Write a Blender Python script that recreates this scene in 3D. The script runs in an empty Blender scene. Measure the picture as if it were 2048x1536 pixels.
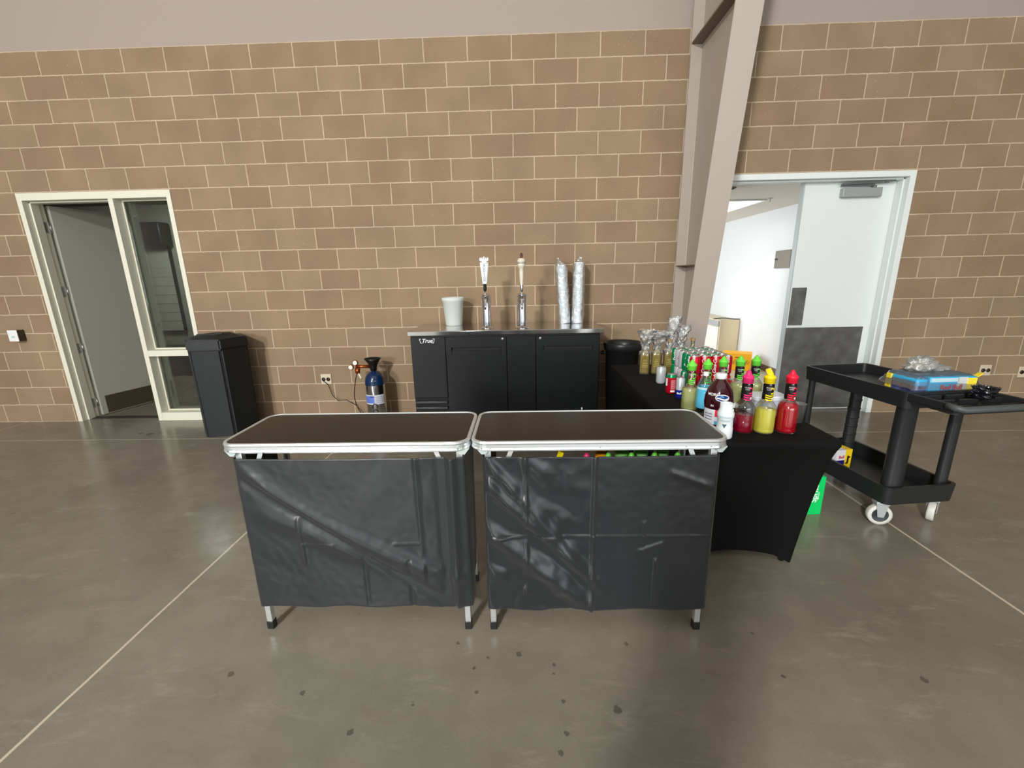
import bpy, bmesh, math, random
from math import sin, cos, pi, radians, exp, sqrt
from mathutils import Vector, Matrix, noise
random.seed(7)
S = bpy.context.scene
COL = S.collection

# ------------------------------------------------------------------ materials
def lin(c):
    return tuple(((v / 255) / 12.92 if v / 255 <= .04045 else ((v / 255 + .055) / 1.055) ** 2.4) for v in c)
MATS = {}
def mat(name, rgb, rough=.5, metal=0., spec=.5, trans=0., coat=0., emit=None, estr=0., ior=1.45, bump=None, alpha=1., sheen=0., var=None):
    """bump=(scale,strength,distance)  var=(scale,amount) mottles the colour"""
    if name in MATS: return MATS[name]
    m = bpy.data.materials.new(name); m.use_nodes = True
    nt = m.node_tree; b = nt.nodes['Principled BSDF']; L = nt.links
    b.inputs['Base Color'].default_value = (*lin(rgb), 1)
    b.inputs['Roughness'].default_value = rough; b.inputs['Metallic'].default_value = metal
    b.inputs['Specular IOR Level'].default_value = spec; b.inputs['IOR'].default_value = ior
    b.inputs['Transmission Weight'].default_value = trans; b.inputs['Coat Weight'].default_value = coat
    b.inputs['Alpha'].default_value = alpha
    if sheen: b.inputs['Sheen Weight'].default_value = sheen
    if emit: b.inputs['Emission Color'].default_value = (*lin(emit), 1); b.inputs['Emission Strength'].default_value = estr
    tc = nt.nodes.new('ShaderNodeTexCoord')
    if bump:
        n = nt.nodes.new('ShaderNodeTexNoise'); n.inputs['Scale'].default_value = bump[0]; n.inputs['Detail'].default_value = 4
        bp = nt.nodes.new('ShaderNodeBump'); bp.inputs['Strength'].default_value = bump[1]; bp.inputs['Distance'].default_value = bump[2]
        L.new(tc.outputs['Object'], n.inputs['Vector']); L.new(n.outputs['Fac'], bp.inputs['Height']); L.new(bp.outputs['Normal'], b.inputs['Normal'])
    if var:
        n = nt.nodes.new('ShaderNodeTexNoise'); n.inputs['Scale'].default_value = var[0]; n.inputs['Detail'].default_value = 5
        r = nt.nodes.new('ShaderNodeMapRange'); r.inputs[1].default_value = .3; r.inputs[2].default_value = .7
        r.inputs[3].default_value = 1 - var[1]; r.inputs[4].default_value = 1 + var[1]
        mx = nt.nodes.new('ShaderNodeVectorMath'); mx.operation = 'SCALE'; mx.inputs[0].default_value = lin(rgb)
        L.new(tc.outputs['Object'], n.inputs['Vector']); L.new(n.outputs['Fac'], r.inputs[0]); L.new(r.outputs[0], mx.inputs['Scale'])
        L.new(mx.outputs[0], b.inputs['Base Color'])
    MATS[name] = m; return m

def film(name, tint=(240, 245, 245), gloss=.2, rough=.12, white=.0, bump=None):
    """thin clear plastic or glass: see-through, with a glossy coat and a little milkiness"""
    if name in MATS: return MATS[name]
    m = bpy.data.materials.new(name); m.use_nodes = True
    nt = m.node_tree; N = nt.nodes; L = nt.links; N.remove(N['Principled BSDF'])
    out = N['Material Output']
    t = N.new('ShaderNodeBsdfTransparent'); t.inputs[0].default_value = (*lin(tint), 1)
    g = N.new('ShaderNodeBsdfGlossy'); g.inputs['Roughness'].default_value = rough
    d = N.new('ShaderNodeBsdfDiffuse'); d.inputs[0].default_value = (.8, .82, .82, 1)
    fr = N.new('ShaderNodeLayerWeight'); fr.inputs[0].default_value = .35
    mp = N.new('ShaderNodeMapRange'); mp.inputs[3].default_value = gloss * .5; mp.inputs[4].default_value = min(1, gloss * 3)
    m1 = N.new('ShaderNodeMixShader'); m2 = N.new('ShaderNodeMixShader'); m2.inputs[0].default_value = white
    L.new(fr.outputs['Fresnel'], mp.inputs[0]); L.new(mp.outputs[0], m1.inputs[0])
    L.new(t.outputs[0], m1.inputs[1]); L.new(g.outputs[0], m1.inputs[2])
    L.new(m1.outputs[0], m2.inputs[1]); L.new(d.outputs[0], m2.inputs[2]); L.new(m2.outputs[0], out.inputs[0])
    if bump:
        tc = N.new('ShaderNodeTexCoord'); n = N.new('ShaderNodeTexNoise'); n.inputs['Scale'].default_value = bump[0]; n.inputs['Detail'].default_value = 3
        bp = N.new('ShaderNodeBump'); bp.inputs['Strength'].default_value = bump[1]; bp.inputs['Distance'].default_value = bump[2]
        L.new(tc.outputs['Object'], n.inputs['Vector']); L.new(n.outputs['Fac'], bp.inputs['Height'])
        L.new(bp.outputs['Normal'], g.inputs['Normal']); L.new(bp.outputs['Normal'], d.inputs['Normal'])
    MATS[name] = m; return m

def liquid(name, rgb, thru=.35):
    if name in MATS: return MATS[name]
    m = bpy.data.materials.new(name); m.use_nodes = True
    nt = m.node_tree; N = nt.nodes; L = nt.links; b = N['Principled BSDF']
    b.inputs['Base Color'].default_value = (*lin(rgb), 1); b.inputs['Roughness'].default_value = .12
    t = N.new('ShaderNodeBsdfTransparent'); t.inputs[0].default_value = (*lin(rgb), 1)
    tl = N.new('ShaderNodeBsdfTranslucent'); tl.inputs[0].default_value = (*lin(rgb), 1)
    m0 = N.new('ShaderNodeMixShader'); m0.inputs[0].default_value = .35
    mx = N.new('ShaderNodeMixShader'); mx.inputs[0].default_value = thru
    L.new(b.outputs[0], m0.inputs[1]); L.new(tl.outputs[0], m0.inputs[2])
    L.new(m0.outputs[0], mx.inputs[1]); L.new(t.outputs[0], mx.inputs[2]); L.new(mx.outputs[0], N['Material Output'].inputs[0])
    MATS[name] = m; return m

def node_math(nt, op, a, b=None, c=None):
    n = nt.nodes.new('ShaderNodeMath'); n.operation = op
    for i, v in enumerate((a, b, c)):
        if v is None: continue
        if isinstance(v, (int, float)): n.inputs[i].default_value = v
        else: nt.links.new(v, n.inputs[i])
    return n.outputs[0]
def mixcol(nt, fac, a, b):
    n = nt.nodes.new('ShaderNodeMix'); n.data_type = 'RGBA'
    for s, v in ((n.inputs[0], fac), (n.inputs[6], a), (n.inputs[7], b)):
        if isinstance(v, tuple): s.default_value = (*v[:3], 1)
        elif isinstance(v, (int, float)): s.default_value = v
        else: nt.links.new(v, s)
    return n.outputs[2]

def block_material():
    m = bpy.data.materials.new('concrete_block_wall'); m.use_nodes = True
    nt = m.node_tree; N = nt.nodes; L = nt.links; b = N['Principled BSDF']
    g = N.new('ShaderNodeNewGeometry'); sx = N.new('ShaderNodeSeparateXYZ'); L.new(g.outputs['Position'], sx.inputs[0])
    # slight waviness so the joints are not ruler straight
    nz = N.new('ShaderNodeTexNoise'); nz.inputs['Scale'].default_value = 22; nz.inputs['Detail'].default_value = 2; L.new(g.outputs['Position'], nz.inputs['Vector'])
    w = node_math(nt, 'MULTIPLY', node_math(nt, 'SUBTRACT', nz.outputs['Fac'], .5), .010)
    cx = N.new('ShaderNodeCombineXYZ')
    L.new(node_math(nt, 'ADD', node_math(nt, 'ADD', sx.outputs[0], 40.64), w), cx.inputs[0])
    L.new(node_math(nt, 'ADD', node_math(nt, 'ADD', sx.outputs[2], 4.064), w), cx.inputs[1])
    br = N.new('ShaderNodeTexBrick'); br.offset = .5; br.offset_frequency = 2; br.squash = 1
    br.inputs['Scale'].default_value = 1; br.inputs['Brick Width'].default_value = .4064; br.inputs['Row Height'].default_value = .2032
    br.inputs['Mortar Size'].default_value = .0058; br.inputs['Mortar Smooth'].default_value = .25; br.inputs['Bias'].default_value = 0
    L.new(cx.outputs[0], br.inputs['Vector'])
    br.inputs['Color1'].default_value = (*lin((150, 130, 105)), 1); br.inputs['Color2'].default_value = (*lin((142, 120, 97)), 1)
    br.inputs['Mortar'].default_value = (*lin((191, 172, 147)), 1)
    # mottling
    n1 = N.new('ShaderNodeTexNoise'); n1.inputs['Scale'].default_value = 2.3; n1.inputs['Detail'].default_value = 6; L.new(g.outputs['Position'], n1.inputs['Vector'])
    n2 = N.new('ShaderNodeTexNoise'); n2.inputs['Scale'].default_value = 160; n2.inputs['Detail'].default_value = 3; L.new(g.outputs['Position'], n2.inputs['Vector'])
    r1 = N.new('ShaderNodeMapRange'); r1.inputs[1].default_value = .3; r1.inputs[2].default_value = .7; r1.inputs[3].default_value = .9; r1.inputs[4].default_value = 1.1; L.new(n1.outputs['Fac'], r1.inputs[0])
    r2 = N.new('ShaderNodeMapRange'); r2.inputs[1].default_value = .3; r2.inputs[2].default_value = .7; r2.inputs[3].default_value = .86; r2.inputs[4].default_value = 1.14; L.new(n2.outputs['Fac'], r2.inputs[0])
    s = N.new('ShaderNodeVectorMath'); s.operation = 'SCALE'; L.new(br.outputs['Color'], s.inputs[0]); L.new(node_math(nt, 'MULTIPLY', r1.outputs[0], r2.outputs[0]), s.inputs['Scale'])
    # pale mortar specks
    v = N.new('ShaderNodeTexVoronoi'); v.inputs['Scale'].default_value = 14; L.new(g.outputs['Position'], v.inputs['Vector'])
    sp = node_math(nt, 'LESS_THAN', v.outputs['Distance'], .07)
    n3 = N.new('ShaderNodeTexNoise'); n3.inputs['Scale'].default_value = 1.1; L.new(g.outputs['Position'], n3.inputs['Vector'])
    sp = node_math(nt, 'MULTIPLY', sp, node_math(nt, 'GREATER_THAN', n3.outputs['Fac'], .55))
    L.new(mixcol(nt, node_math(nt, 'MULTIPLY', sp, .45), s.outputs[0], lin((200, 176, 140))), b.inputs['Base Color'])
    b.inputs['Roughness'].default_value = .9; b.inputs['Specular IOR Level'].default_value = .15
    h = node_math(nt, 'SUBTRACT', node_math(nt, 'MULTIPLY', n2.outputs['Fac'], .35), br.outputs['Fac'])
    bp = N.new('ShaderNodeBump'); bp.inputs['Strength'].default_value = .5; bp.inputs['Distance'].default_value = .004; L.new(h, bp.inputs['Height']); L.new(bp.outputs[0], b.inputs['Normal'])
    return m

SPOTS = [(-.985, -.447, .05), (-1.1, -.43, .03), (-.9, -.41, .025), (3.021, -3.154, .010), (2.75, -3.12, .007), (4.42, -3.21, .016), (1.731, -3.2, .016), (2.878, -3.103, .015), (3.044, -3.305, .012), (3.044, -3.418, .011), (3.235, -3.335, .02), (2.49, -3.32, .009), (2.70, -3.17, .008),
         (3.02, -3.19, .007), (2.72, -3.27, .009), (2.06, -3.28, .012), (3.02, -3.48, .012), (3.333, -3.05, .012), (2.30, -3.42, .014), (3.9, -3.2, .012), (2.62, -3.05, .010)]
def floor_material():
    m = bpy.data.materials.new('polished_concrete'); m.use_nodes = True
    nt = m.node_tree; N = nt.nodes; L = nt.links; b = N['Principled BSDF']
    g = N.new('ShaderNodeNewGeometry'); P = g.outputs['Position']
    sx = N.new('ShaderNodeSeparateXYZ'); L.new(P, sx.inputs[0])
    def nz(sc, det, rough=.5, vec=None):
        n = N.new('ShaderNodeTexNoise'); n.inputs['Scale'].default_value = sc; n.inputs['Detail'].default_value = det; n.inputs['Roughness'].default_value = rough
        L.new(vec or P, n.inputs['Vector']); return n.outputs['Fac']
    def rng(v, a, c, lo, hi):
        r = N.new('ShaderNodeMapRange'); r.inputs[1].default_value = a; r.inputs[2].default_value = c; r.inputs[3].default_value = lo; r.inputs[4].default_value = hi; L.new(v, r.inputs[0]); return r.outputs[0]
    base = mixcol(nt, rng(nz(.9, 4), .35, .65, 0, 1), lin((117, 112, 99)), lin((138, 134, 120)))
    base = mixcol(nt, rng(nz(.45, 3), .42, .62, 0, .5), base, lin((118, 107, 93)))
    s = N.new('ShaderNodeVectorMath'); s.operation = 'SCALE'; L.new(base, s.inputs[0])
    f = node_math(nt, 'MULTIPLY', rng(nz(5, 8, .65), .3, .7, .9, 1.1), rng(nz(230, 2), .3, .7, .93, 1.07)); L.new(f, s.inputs['Scale'])
    col = s.outputs[0]
    # trowel smears
    mp = N.new('ShaderNodeMapping'); mp.inputs['Scale'].default_value = (1, 3.2, 1); mp.inputs['Rotation'].default_value = (0, 0, .5); L.new(P, mp.inputs[0])
    sm = rng(nz(3.1, 7, .68, mp.outputs[0]), .52, .70, 0, .5)
    col = mixcol(nt, sm, col, lin((118, 110, 95)))
    sm2 = rng(nz(2.3, 7, .75, mp.outputs[0]), .56, .72, 0, .38)
    col = mixcol(nt, sm2, col, lin((176, 170, 154)))
    # dark drips
    tot = None; wobs = node_math(nt, 'MULTIPLY', node_math(nt, 'SUBTRACT', nz(75, 2), .5), .022)
    for (x, y, r) in SPOTS:
        dx = node_math(nt, 'SUBTRACT', sx.outputs[0], x); dy = node_math(nt, 'SUBTRACT', sx.outputs[1], y)
        d = node_math(nt, 'SQRT', node_math(nt, 'ADD', node_math(nt, 'MULTIPLY', dx, dx), node_math(nt, 'MULTIPLY', dy, dy)))
        k = node_math(nt, 'LESS_THAN', node_math(nt, 'ADD', d, wobs), r * .75)
        tot = k if tot is None else node_math(nt, 'MAXIMUM', tot, k)
    col = mixcol(nt, node_math(nt, 'MULTIPLY', tot, .6), col, lin((58, 52, 44)))
    # random small flecks
    v = N.new('ShaderNodeTexVoronoi'); v.inputs['Scale'].default_value = 3.3; L.new(P, v.inputs['Vector'])
    fl = node_math(nt, 'LESS_THAN', v.outputs['Distance'], .035)
    col = mixcol(nt, node_math(nt, 'MULTIPLY', fl, .5), col, lin((66, 60, 50)))
    # sealed saw-cut joints
    wob = node_math(nt, 'MULTIPLY', node_math(nt, 'SUBTRACT', nz(7, 2), .5), .006)
    jt = None
    for axis, c, w in ((0, 1.172, .0062), (0, 5.15, .0075), (1, -.60, .006), (0, -2.81, .006), (0, 9.13, .006)):
        k = node_math(nt, 'LESS_THAN', node_math(nt, 'ABSOLUTE', node_math(nt, 'ADD', node_math(nt, 'SUBTRACT', sx.outputs[axis], c), wob)), w)
        jt = k if jt is None else node_math(nt, 'MAXIMUM', jt, k)
    col = mixcol(nt, node_math(nt, 'MULTIPLY', jt, .85), col, lin((205, 195, 174)))
    L.new(col, b.inputs['Base Color'])
    L.new(rng(nz(4, 6, .6), .3, .7, .14, .30), b.inputs['Roughness'])
    b.inputs['Specular IOR Level'].default_value = .45
    bp = N.new('ShaderNodeBump'); bp.inputs['Strength'].default_value = .16; bp.inputs['Distance'].default_value = .002
    L.new(node_math(nt, 'ADD', nz(60, 3), node_math(nt, 'MULTIPLY', nz(6, 4), 3)), bp.inputs['Height']); L.new(bp.outputs[0], b.inputs['Normal'])
    return m

BLOCK = block_material(); FLOOR = floor_material()
PAINT = mat('warm_grey_paint', (164, 152, 143), .75, bump=(300, .05, .001))
STEEL_PAINT = mat('taupe_steel_paint', (176, 166, 155), .45, bump=(150, .05, .001))
STIFF = mat('dark_taupe_paint', (120, 105, 90), .5)
FRAME_L = mat('cream_frame_paint', (226, 224, 206), .35)
FRAME_R = mat('cool_white_frame_paint', (226, 233, 231), .35)
DOOR_GREY = mat('pale_grey_door_paint', (170, 168, 158), .3)
DOOR_WHITE = mat('white_door_paint', (222, 229, 228), .45)
KICK_BROWN = mat('bronze_kick_plate', (84, 76, 60), .35, .3)
KICK_STEEL = mat('scuffed_dark_steel', (104, 104, 102), .38, .55, var=(9, .25), bump=(25, .1, .002))
CHROME = mat('chrome', (225, 225, 228), .08, 1.)
BRUSHED = mat('brushed_steel', (190, 190, 190), .28, 1.)
ALU = mat('bright_aluminium', (226, 232, 234), .32, .75)
SATIN_GREY = mat('grey_closer_paint', (160, 168, 166), .4, .3)
BLACK_PL = mat('black_plastic', (32, 34, 35), .38)
BLACK_SOFT = mat('matte_black', (14, 14, 14), .7)
CHAR = mat('charcoal_bin_plastic', (23, 27, 29), .45, spec=.4, bump=(220, .06, .001))
WHITE_PL = mat('white_plastic', (236, 238, 238), .3)
GLASS = film('window_glass', (228, 234, 232), .14, .03)

# ------------------------------------------------------------------ mesh helpers
def B(): return bmesh.new()
def box(bm, x0, x1, y0, y1, z0, z1, bev=0., mi=0, M=None, seg=2):
    r = bmesh.ops.create_cube(bm, size=1.)
    vs = r['verts']
    for v in vs: v.co = Vector(((x0 + x1) / 2 + v.co.x * (x1 - x0), (y0 + y1) / 2 + v.co.y * (y1 - y0), (z0 + z1) / 2 + v.co.z * (z1 - z0)))
    fs = set(f for v in vs for f in v.link_faces)
    for f in fs: f.material_index = mi
    allv = set(vs)
    if bev:
        es = list(set(e for v in vs for e in v.link_edges))
        rr = bmesh.ops.bevel(bm, geom=es, offset=bev, segments=seg, affect='EDGES', profile=.5)
        allv = set(rr['verts']) | set(v for v in vs if v.is_valid)
        for f in rr['faces']: f.material_index = mi; f.smooth = True
    if M is not None:
        for v in allv: v.co = M @ v.co
    return allv
def lathe(bm, prof, n=24, cx=0, cy=0, cz=0, mi=0, sy=1., smooth=True, cap=True, ph=0.):
    rings = []
    for (r, z) in prof:
        if r < 1e-5: rings.append([bm.verts.new((cx, cy, cz + z))])
        else: rings.append([bm.verts.new((cx + r * cos(ph + 2 * pi * k / n), cy + r * sy * sin(ph + 2 * pi * k / n), cz + z)) for k in range(n)])
    for a, b in zip(rings, rings[1:]):
        for k in range(n):
            k2 = (k + 1) % n
            if len(a) == 1 and len(b) == 1: continue
            if len(a) == 1: q = [a[0], b[k2], b[k]]
            elif len(b) == 1: q = [a[k], a[k2], b[0]]
            else: q = [a[k], a[k2], b[k2], b[k]]
            f = bm.faces.new(q); f.material_index = mi; f.smooth = smooth
    if cap:
        for ring, rev in ((rings[0], True), (rings[-1], False)):
            if len(ring) > 1:
                f = bm.faces.new(list(reversed(ring)) if rev else ring); f.material_index = mi
    return [v for r in rings for v in r]
def tube(bm, pts, r, n=8, mi=0, cap=True):
    pts = [Vector(p) for p in pts]; rings = []
    for i, p in enumerate(pts):
        d = (pts[min(i + 1, len(pts) - 1)] - pts[max(i - 1, 0)]).normalized()
        a = d.orthogonal().normalized() if i == 0 else (rings_a - d * rings_a.dot(d)).normalized()
        rings_a = a; c = d.cross(a); rr = r[i] if isinstance(r, (list, tuple)) else r
        rings.append([bm.verts.new(p + (a * cos(2 * pi * k / n) + c * sin(2 * pi * k / n)) * rr) for k in range(n)])
    for a, b in zip(rings, rings[1:]):
        for k in range(n):
            f = bm.faces.new([a[k], a[(k + 1) % n], b[(k + 1) % n], b[k]]); f.material_index = mi; f.smooth = True
    if cap:
        bm.faces.new(list(reversed(rings[0]))).material_index = mi; bm.faces.new(rings[-1]).material_index = mi
def bar(bm, p0, p1, w, t, mi=0):
    """flat bar from p0 to p1, w wide, t thick in y"""
    p0, p1 = Vector(p0), Vector(p1); d = (p1 - p0).normalized(); s = d.cross(Vector((0, 1, 0))).normalized() * w / 2; y = Vector((0, t / 2, 0))
    vs = [bm.verts.new(p + a * s + c * y) for p in (p0, p1) for a, c in ((-1, -1), (1, -1), (1, 1), (-1, 1))]
    for q in ((0, 1, 2, 3), (7, 6, 5, 4), (0, 4, 5, 1), (1, 5, 6, 2), (2, 6, 7, 3), (3, 7, 4, 0)): bm.faces.new([vs[k] for k in q]).material_index = mi
def prism(bm, poly, z0, z1, mi=0, top=None):
    a = [bm.verts.new((x, y, z0)) for x, y in poly]; b = [bm.verts.new((x, y, z1)) for x, y in (top or poly)]; n = len(poly)
    for k in range(n): bm.faces.new([a[k], a[(k + 1) % n], b[(k + 1) % n], b[k]]).material_index = mi
    bm.faces.new(list(reversed(a))).material_index = mi; bm.faces.new(b).material_index = mi
    return a + b
def rrect(x0, x1, y0, y1, r, n=6):
    out = []
    for cx, cy, a0 in ((x1 - r, y0 + r, -pi / 2), (x1 - r, y1 - r, 0), (x0 + r, y1 - r, pi / 2), (x0 + r, y0 + r, pi)):
        for k in range(n + 1): a = a0 + pi / 2 * k / n; out.append((cx + r * cos(a), cy + r * sin(a)))
    return out
def sheet(bm, nu, nv, f, mi=0, smooth=True):
    g = [[bm.verts.new(f(i / nu, j / nv)) for j in range(nv + 1)] for i in range(nu + 1)]
    for i in range(nu):
        for j in range(nv):
            q = bm.faces.new([g[i][j], g[i + 1][j], g[i + 1][j + 1], g[i][j + 1]]); q.smooth = smooth; q.material_index = mi
    return g
def obj(name, bm, mats, parent=None, loc=None, rotz=0, solid=0, recalc=True):
    if recalc: bmesh.ops.recalc_face_normals(bm, faces=bm.faces)
    me = bpy.data.meshes.new(name); bm.to_mesh(me); bm.free()
    for m in (mats if isinstance(mats, (list, tuple)) else [mats]): me.materials.append(m)
    o = bpy.data.objects.new(name, me); COL.objects.link(o)
    if parent: o.parent = parent
    if loc: o.location = loc
    if rotz: o.rotation_euler = (0, 0, rotz)
    if solid:
        s = o.modifiers.new('thickness', 'SOLIDIFY'); s.thickness = solid; s.offset = 0
    return o
def tag(o, label, cat, group=None, kind=None):
    if label: o['label'] = label
    if cat: o['category'] = cat
    if group: o['group'] = group
    if kind: o['kind'] = kind
    return o
def struct(o): o['kind'] = 'structure'; return o
def thing(name, label, cat, loc=(0, 0, 0), rotz=0, group=None):
    o = bpy.data.objects.new(name, None); COL.objects.link(o); o.empty_display_size = .05
    o.location = loc; o.rotation_euler = (0, 0, rotz); tag(o, label, cat, group); return o
def dup(root, loc, rotz=None, label=None, group=None):
    def cp(o, par):
        c = o.copy(); COL.objects.link(c); c.parent = par
        for ch in o.children: cp(ch, c)
        return c
    kids = list(root.children)
    r = root.copy(); COL.objects.link(r); r.location = loc
    if rotz is not None: r.rotation_euler = (0, 0, rotz)
    for ch in kids: cp(ch, r)
    if label: r['label'] = label
    if group: r['group'] = group
    return r
def text_bm(s, size, shear=0., extrude=0., bold=0.):
    cu = bpy.data.curves.new('lettering', 'FONT'); cu.body = s; cu.size = size; cu.align_x = 'CENTER'; cu.align_y = 'CENTER'
    cu.shear = shear; cu.extrude = extrude; cu.offset = bold; cu.resolution_u = 3
    o = bpy.data.objects.new('lettering', cu); COL.objects.link(o)
    dg = bpy.context.evaluated_depsgraph_get(); me = bpy.data.meshes.new_from_object(o.evaluated_get(dg))
    bm = B(); bm.from_mesh(me); bpy.data.objects.remove(o); bpy.data.curves.remove(cu); bpy.data.meshes.remove(me)
    return bm
def text(s, size, m, parent, loc, rot=(pi / 2, 0, 0), shear=0., bold=0., name='lettering'):
    """flat lettering; default faces -y"""
    bm = text_bm(s, size, shear, .0004, bold); M = Matrix.Translation(loc) @ Matrix.Rotation(rot[2], 4, 'Z') @ Matrix.Rotation(rot[1], 4, 'Y') @ Matrix.Rotation(rot[0], 4, 'X')
    bm.transform(M); return obj(name, bm, m, parent, recalc=False)
def wrapv(bm, R, a0, z0, e=.0012, roll=0.):
    """bend a flat x/y drawing round a cylinder of radius R, centred at angle a0 (0 = facing -y) and height z0"""
    c, s = cos(roll), sin(roll)
    for v in bm.verts:
        x, y = v.co.x * c - v.co.y * s, v.co.x * s + v.co.y * c
        a = a0 + x / R; v.co = Vector(((R + e + v.co.z) * sin(a), -(R + e + v.co.z) * cos(a), z0 + y))
def wtext(s, size, m, parent, R, a0, z0, shear=0., bold=0., roll=0., name='lettering'):
    bm = text_bm(s, size, shear, 0, bold); wrapv(bm, R, a0, z0, .0014, roll); return obj(name, bm, m, parent, recalc=False)
def wrapped_patch(m, parent, R, a0, a1, z0, z1, name='label', e=.0008, n=14):
    bm = B(); sheet(bm, n, 1, lambda u, v: ((R + e) * sin(a0 + (a1 - a0) * u), -(R + e) * cos(a0 + (a1 - a0) * u), z0 + (z1 - z0) * v)); return obj(name, bm, m, parent)
def arc_bm(r0, r1, a0, a1, n=16):
    bm = B(); sheet(bm, n, 1, lambda u, v: ((r0 + (r1 - r0) * v) * cos(a0 + (a1 - a0) * u), (r0 + (r1 - r0) * v) * sin(a0 + (a1 - a0) * u), 0), smooth=False); return bm
def disc_bm(rx, ry, n=20):
    bm = B(); c = bm.verts.new((0, 0, 0)); vs = [bm.verts.new((rx * cos(2 * pi * k / n), ry * sin(2 * pi * k / n), 0)) for k in range(n)]
    for k in range(n): bm.faces.new([c, vs[k], vs[(k + 1) % n]])
    return bm

# ------------------------------------------------------------------ camera
F, C = 852.04, Vector((2.9128, -4.5406, 1.5154)); YAW, PIT, ROL = -.0274, .2465, -.0202
fw = Vector((sin(YAW) * cos(PIT), cos(YAW) * cos(PIT), -sin(PIT))); rt = Vector((cos(YAW), -sin(YAW), 0)); upv = rt.cross(fw)
r2 = rt * cos(ROL) + upv * sin(ROL); u2 = -rt * sin(ROL) + upv * cos(ROL)
cam = bpy.data.objects.new('camera', bpy.data.cameras.new('camera')); COL.objects.link(cam); S.camera = cam
Rm = Matrix((r2, u2, -fw)).transposed().to_4x4(); cam.matrix_world = Matrix.Translation(C) @ Rm
cam.data.sensor_fit = 'HORIZONTAL'; cam.data.sensor_width = 36; cam.data.lens = F / 2048 * 36; cam.data.clip_start = .05

# ------------------------------------------------------------------ room shell
bm = B(); box(bm, -9, 14, -22, 8, -.2, 0); struct(obj('floor', bm, FLOOR))
T = .2
# block wall with two openings: x -2.2..-.603 (door + sidelight) and 4.77..6.705 (double door)
bm = B()
box(bm, -9, -2.2, 0, T, 0, 3.66); box(bm, -2.2, -.603, 0, T, 2.43, 3.66); box(bm, -.603, 4.765, 0, T, 0, 3.66)
box(bm, 4.765, 6.705, 0, T, 2.43, 3.66); box(bm, 6.705, 14, 0, T, 0, 3.66)
struct(obj('wall_back', bm, BLOCK))
bm = B(); box(bm, -9, 14, .0, .2, 3.66, 5.6); struct(obj('wall_upper', bm, PAINT))
bm = B(); box(bm, -9.2, 14.2, -13, 8, 5.6, 5.8); struct(obj('ceiling', bm, mat('ceiling_paint', (190, 184, 172), .8)))
bm = B(); box(bm, -9.2, -9, -13, 0, 0, 5.6); struct(obj('wall_left', bm, PAINT))
bm = B(); box(bm, 14, 14.2, -13, 0, 0, 5.6); struct(obj('wall_right', bm, PAINT))
# building front behind the camera: header and piers round wide open bays
bm = B(); box(bm, -9, 14, -13.2, -13, 3.9, 5.6); struct(obj('wall_front', bm, PAINT))
# unseen block added behind the viewpoint to cast the camera operator's floor shadow
bm = B(); box(bm, 2.52, 2.77, -5.12, -4.87, 0, 1.85, .02); struct(obj('shadow_blocker', bm, STEEL_PAINT))

# tapered steel frame column against the wall
bm = B()
def yf(z): return -.235 - .188 * z
box(bm, 4.465, 4.67, -.045, -.03, 0, 5.6)
ZT = 5.6
for (x0, x1, kind) in ((4.563, 4.572, 'web'), (4.465, 4.67, 'flange')):
    if kind == 'web': q = [(-.04, 0), (-.04, ZT), (yf(ZT), ZT), (yf(0), 0)]
    else: q = [(yf(0) - .014, 0), (yf(0), 0), (yf(ZT), ZT), (yf(ZT) - .014, ZT)]
    a = [bm.verts.new((x0, y, z)) for y, z in q]; b = [bm.verts.new((x1, y, z)) for y, z in q]
    for k in range(4): bm.faces.new([a[k], a[(k + 1) % 4], b[(k + 1) % 4], b[k]])
    bm.faces.new(a); bm.faces.new(list(reversed(b)))
box(bm, 4.42, 4.71, yf(0) - .05, -.005, 0, .012)
colm = struct(obj('steel_column', bm, STEEL_PAINT))
bm = B()
box(bm, 4.468, 4.562, yf(3.52) + .01, -.045, 3.51, 3.525)
obj('stiffener_plate', bm, STIFF, colm)
bm = B(); prism(bm, [(4.468, -.045), (4.562, -.045), (4.562, yf(1.58) + .01), (4.53, yf(1.58) + .01)], 1.585, 1.593)
obj('stiffener_plate', bm, STIFF, colm)
bm = B(); tube(bm, [(4.562, -.047, 0), (4.562, -.047, 3.5)], .004, 6); obj('weld_seam', bm, mat('weld_paint', (196, 188, 177), .4), colm)

# ------------------------------------------------------------------ door 1 with sidelight
FD = .19
bm = B()
def fr(x0, x1, z0, z1, y0=-.012, y1=FD, mi=0): box(bm, x0, x1, y0, y1, z0, z1, .003, mi)
fr(-2.2, -2.15, 0, 2.43); fr(-.65, -.603, 0, 2.43); fr(-2.15, -.65, 2.36, 2.43)
fr(-1.255, -1.204, 0, 2.36); fr(-1.204, -.65, .743, .808); fr(-1.204, -.65, 0, .095)
for a in (-2.15, -1.271): fr(a, a + .016, 0, 2.36, .05, .13)
fr(-2.15, -1.255, 2.344, 2.36, .05, .13)
for z0, z1 in ((.808, 2.36), (.095, .743)):          # glazing beads
    fr(-1.204, -1.188, z0, z1, .085, .1); fr(-.666, -.65, z0, z1, .085, .1); fr(-1.188, -.666, z0, z0 + .014, .085, .1); fr(-1.188, -.666, z1 - .014, z1, .085, .1)
d1 = struct(obj('door_1', bm, FRAME_L))
bm = B(); box(bm, -1.2, -.654, .115, .121, .81, 2.357); struct(obj('window_1', bm, GLASS)); bpy.data.objects['window_1'].parent = d1
bm = B(); box(bm, -1.2, -.654, .115, .121, .097, .741); o = struct(obj('window_2', bm, GLASS)); o.parent = d1
bm = B()
for z in (.17, .82, 1.45, 2.12):
    lathe(bm, [(.006, -.05), (.006, .05)], 10, -2.143, .199, z); box(bm, -2.15, -2.146, .12, .197, z - .055, z + .055)
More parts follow.
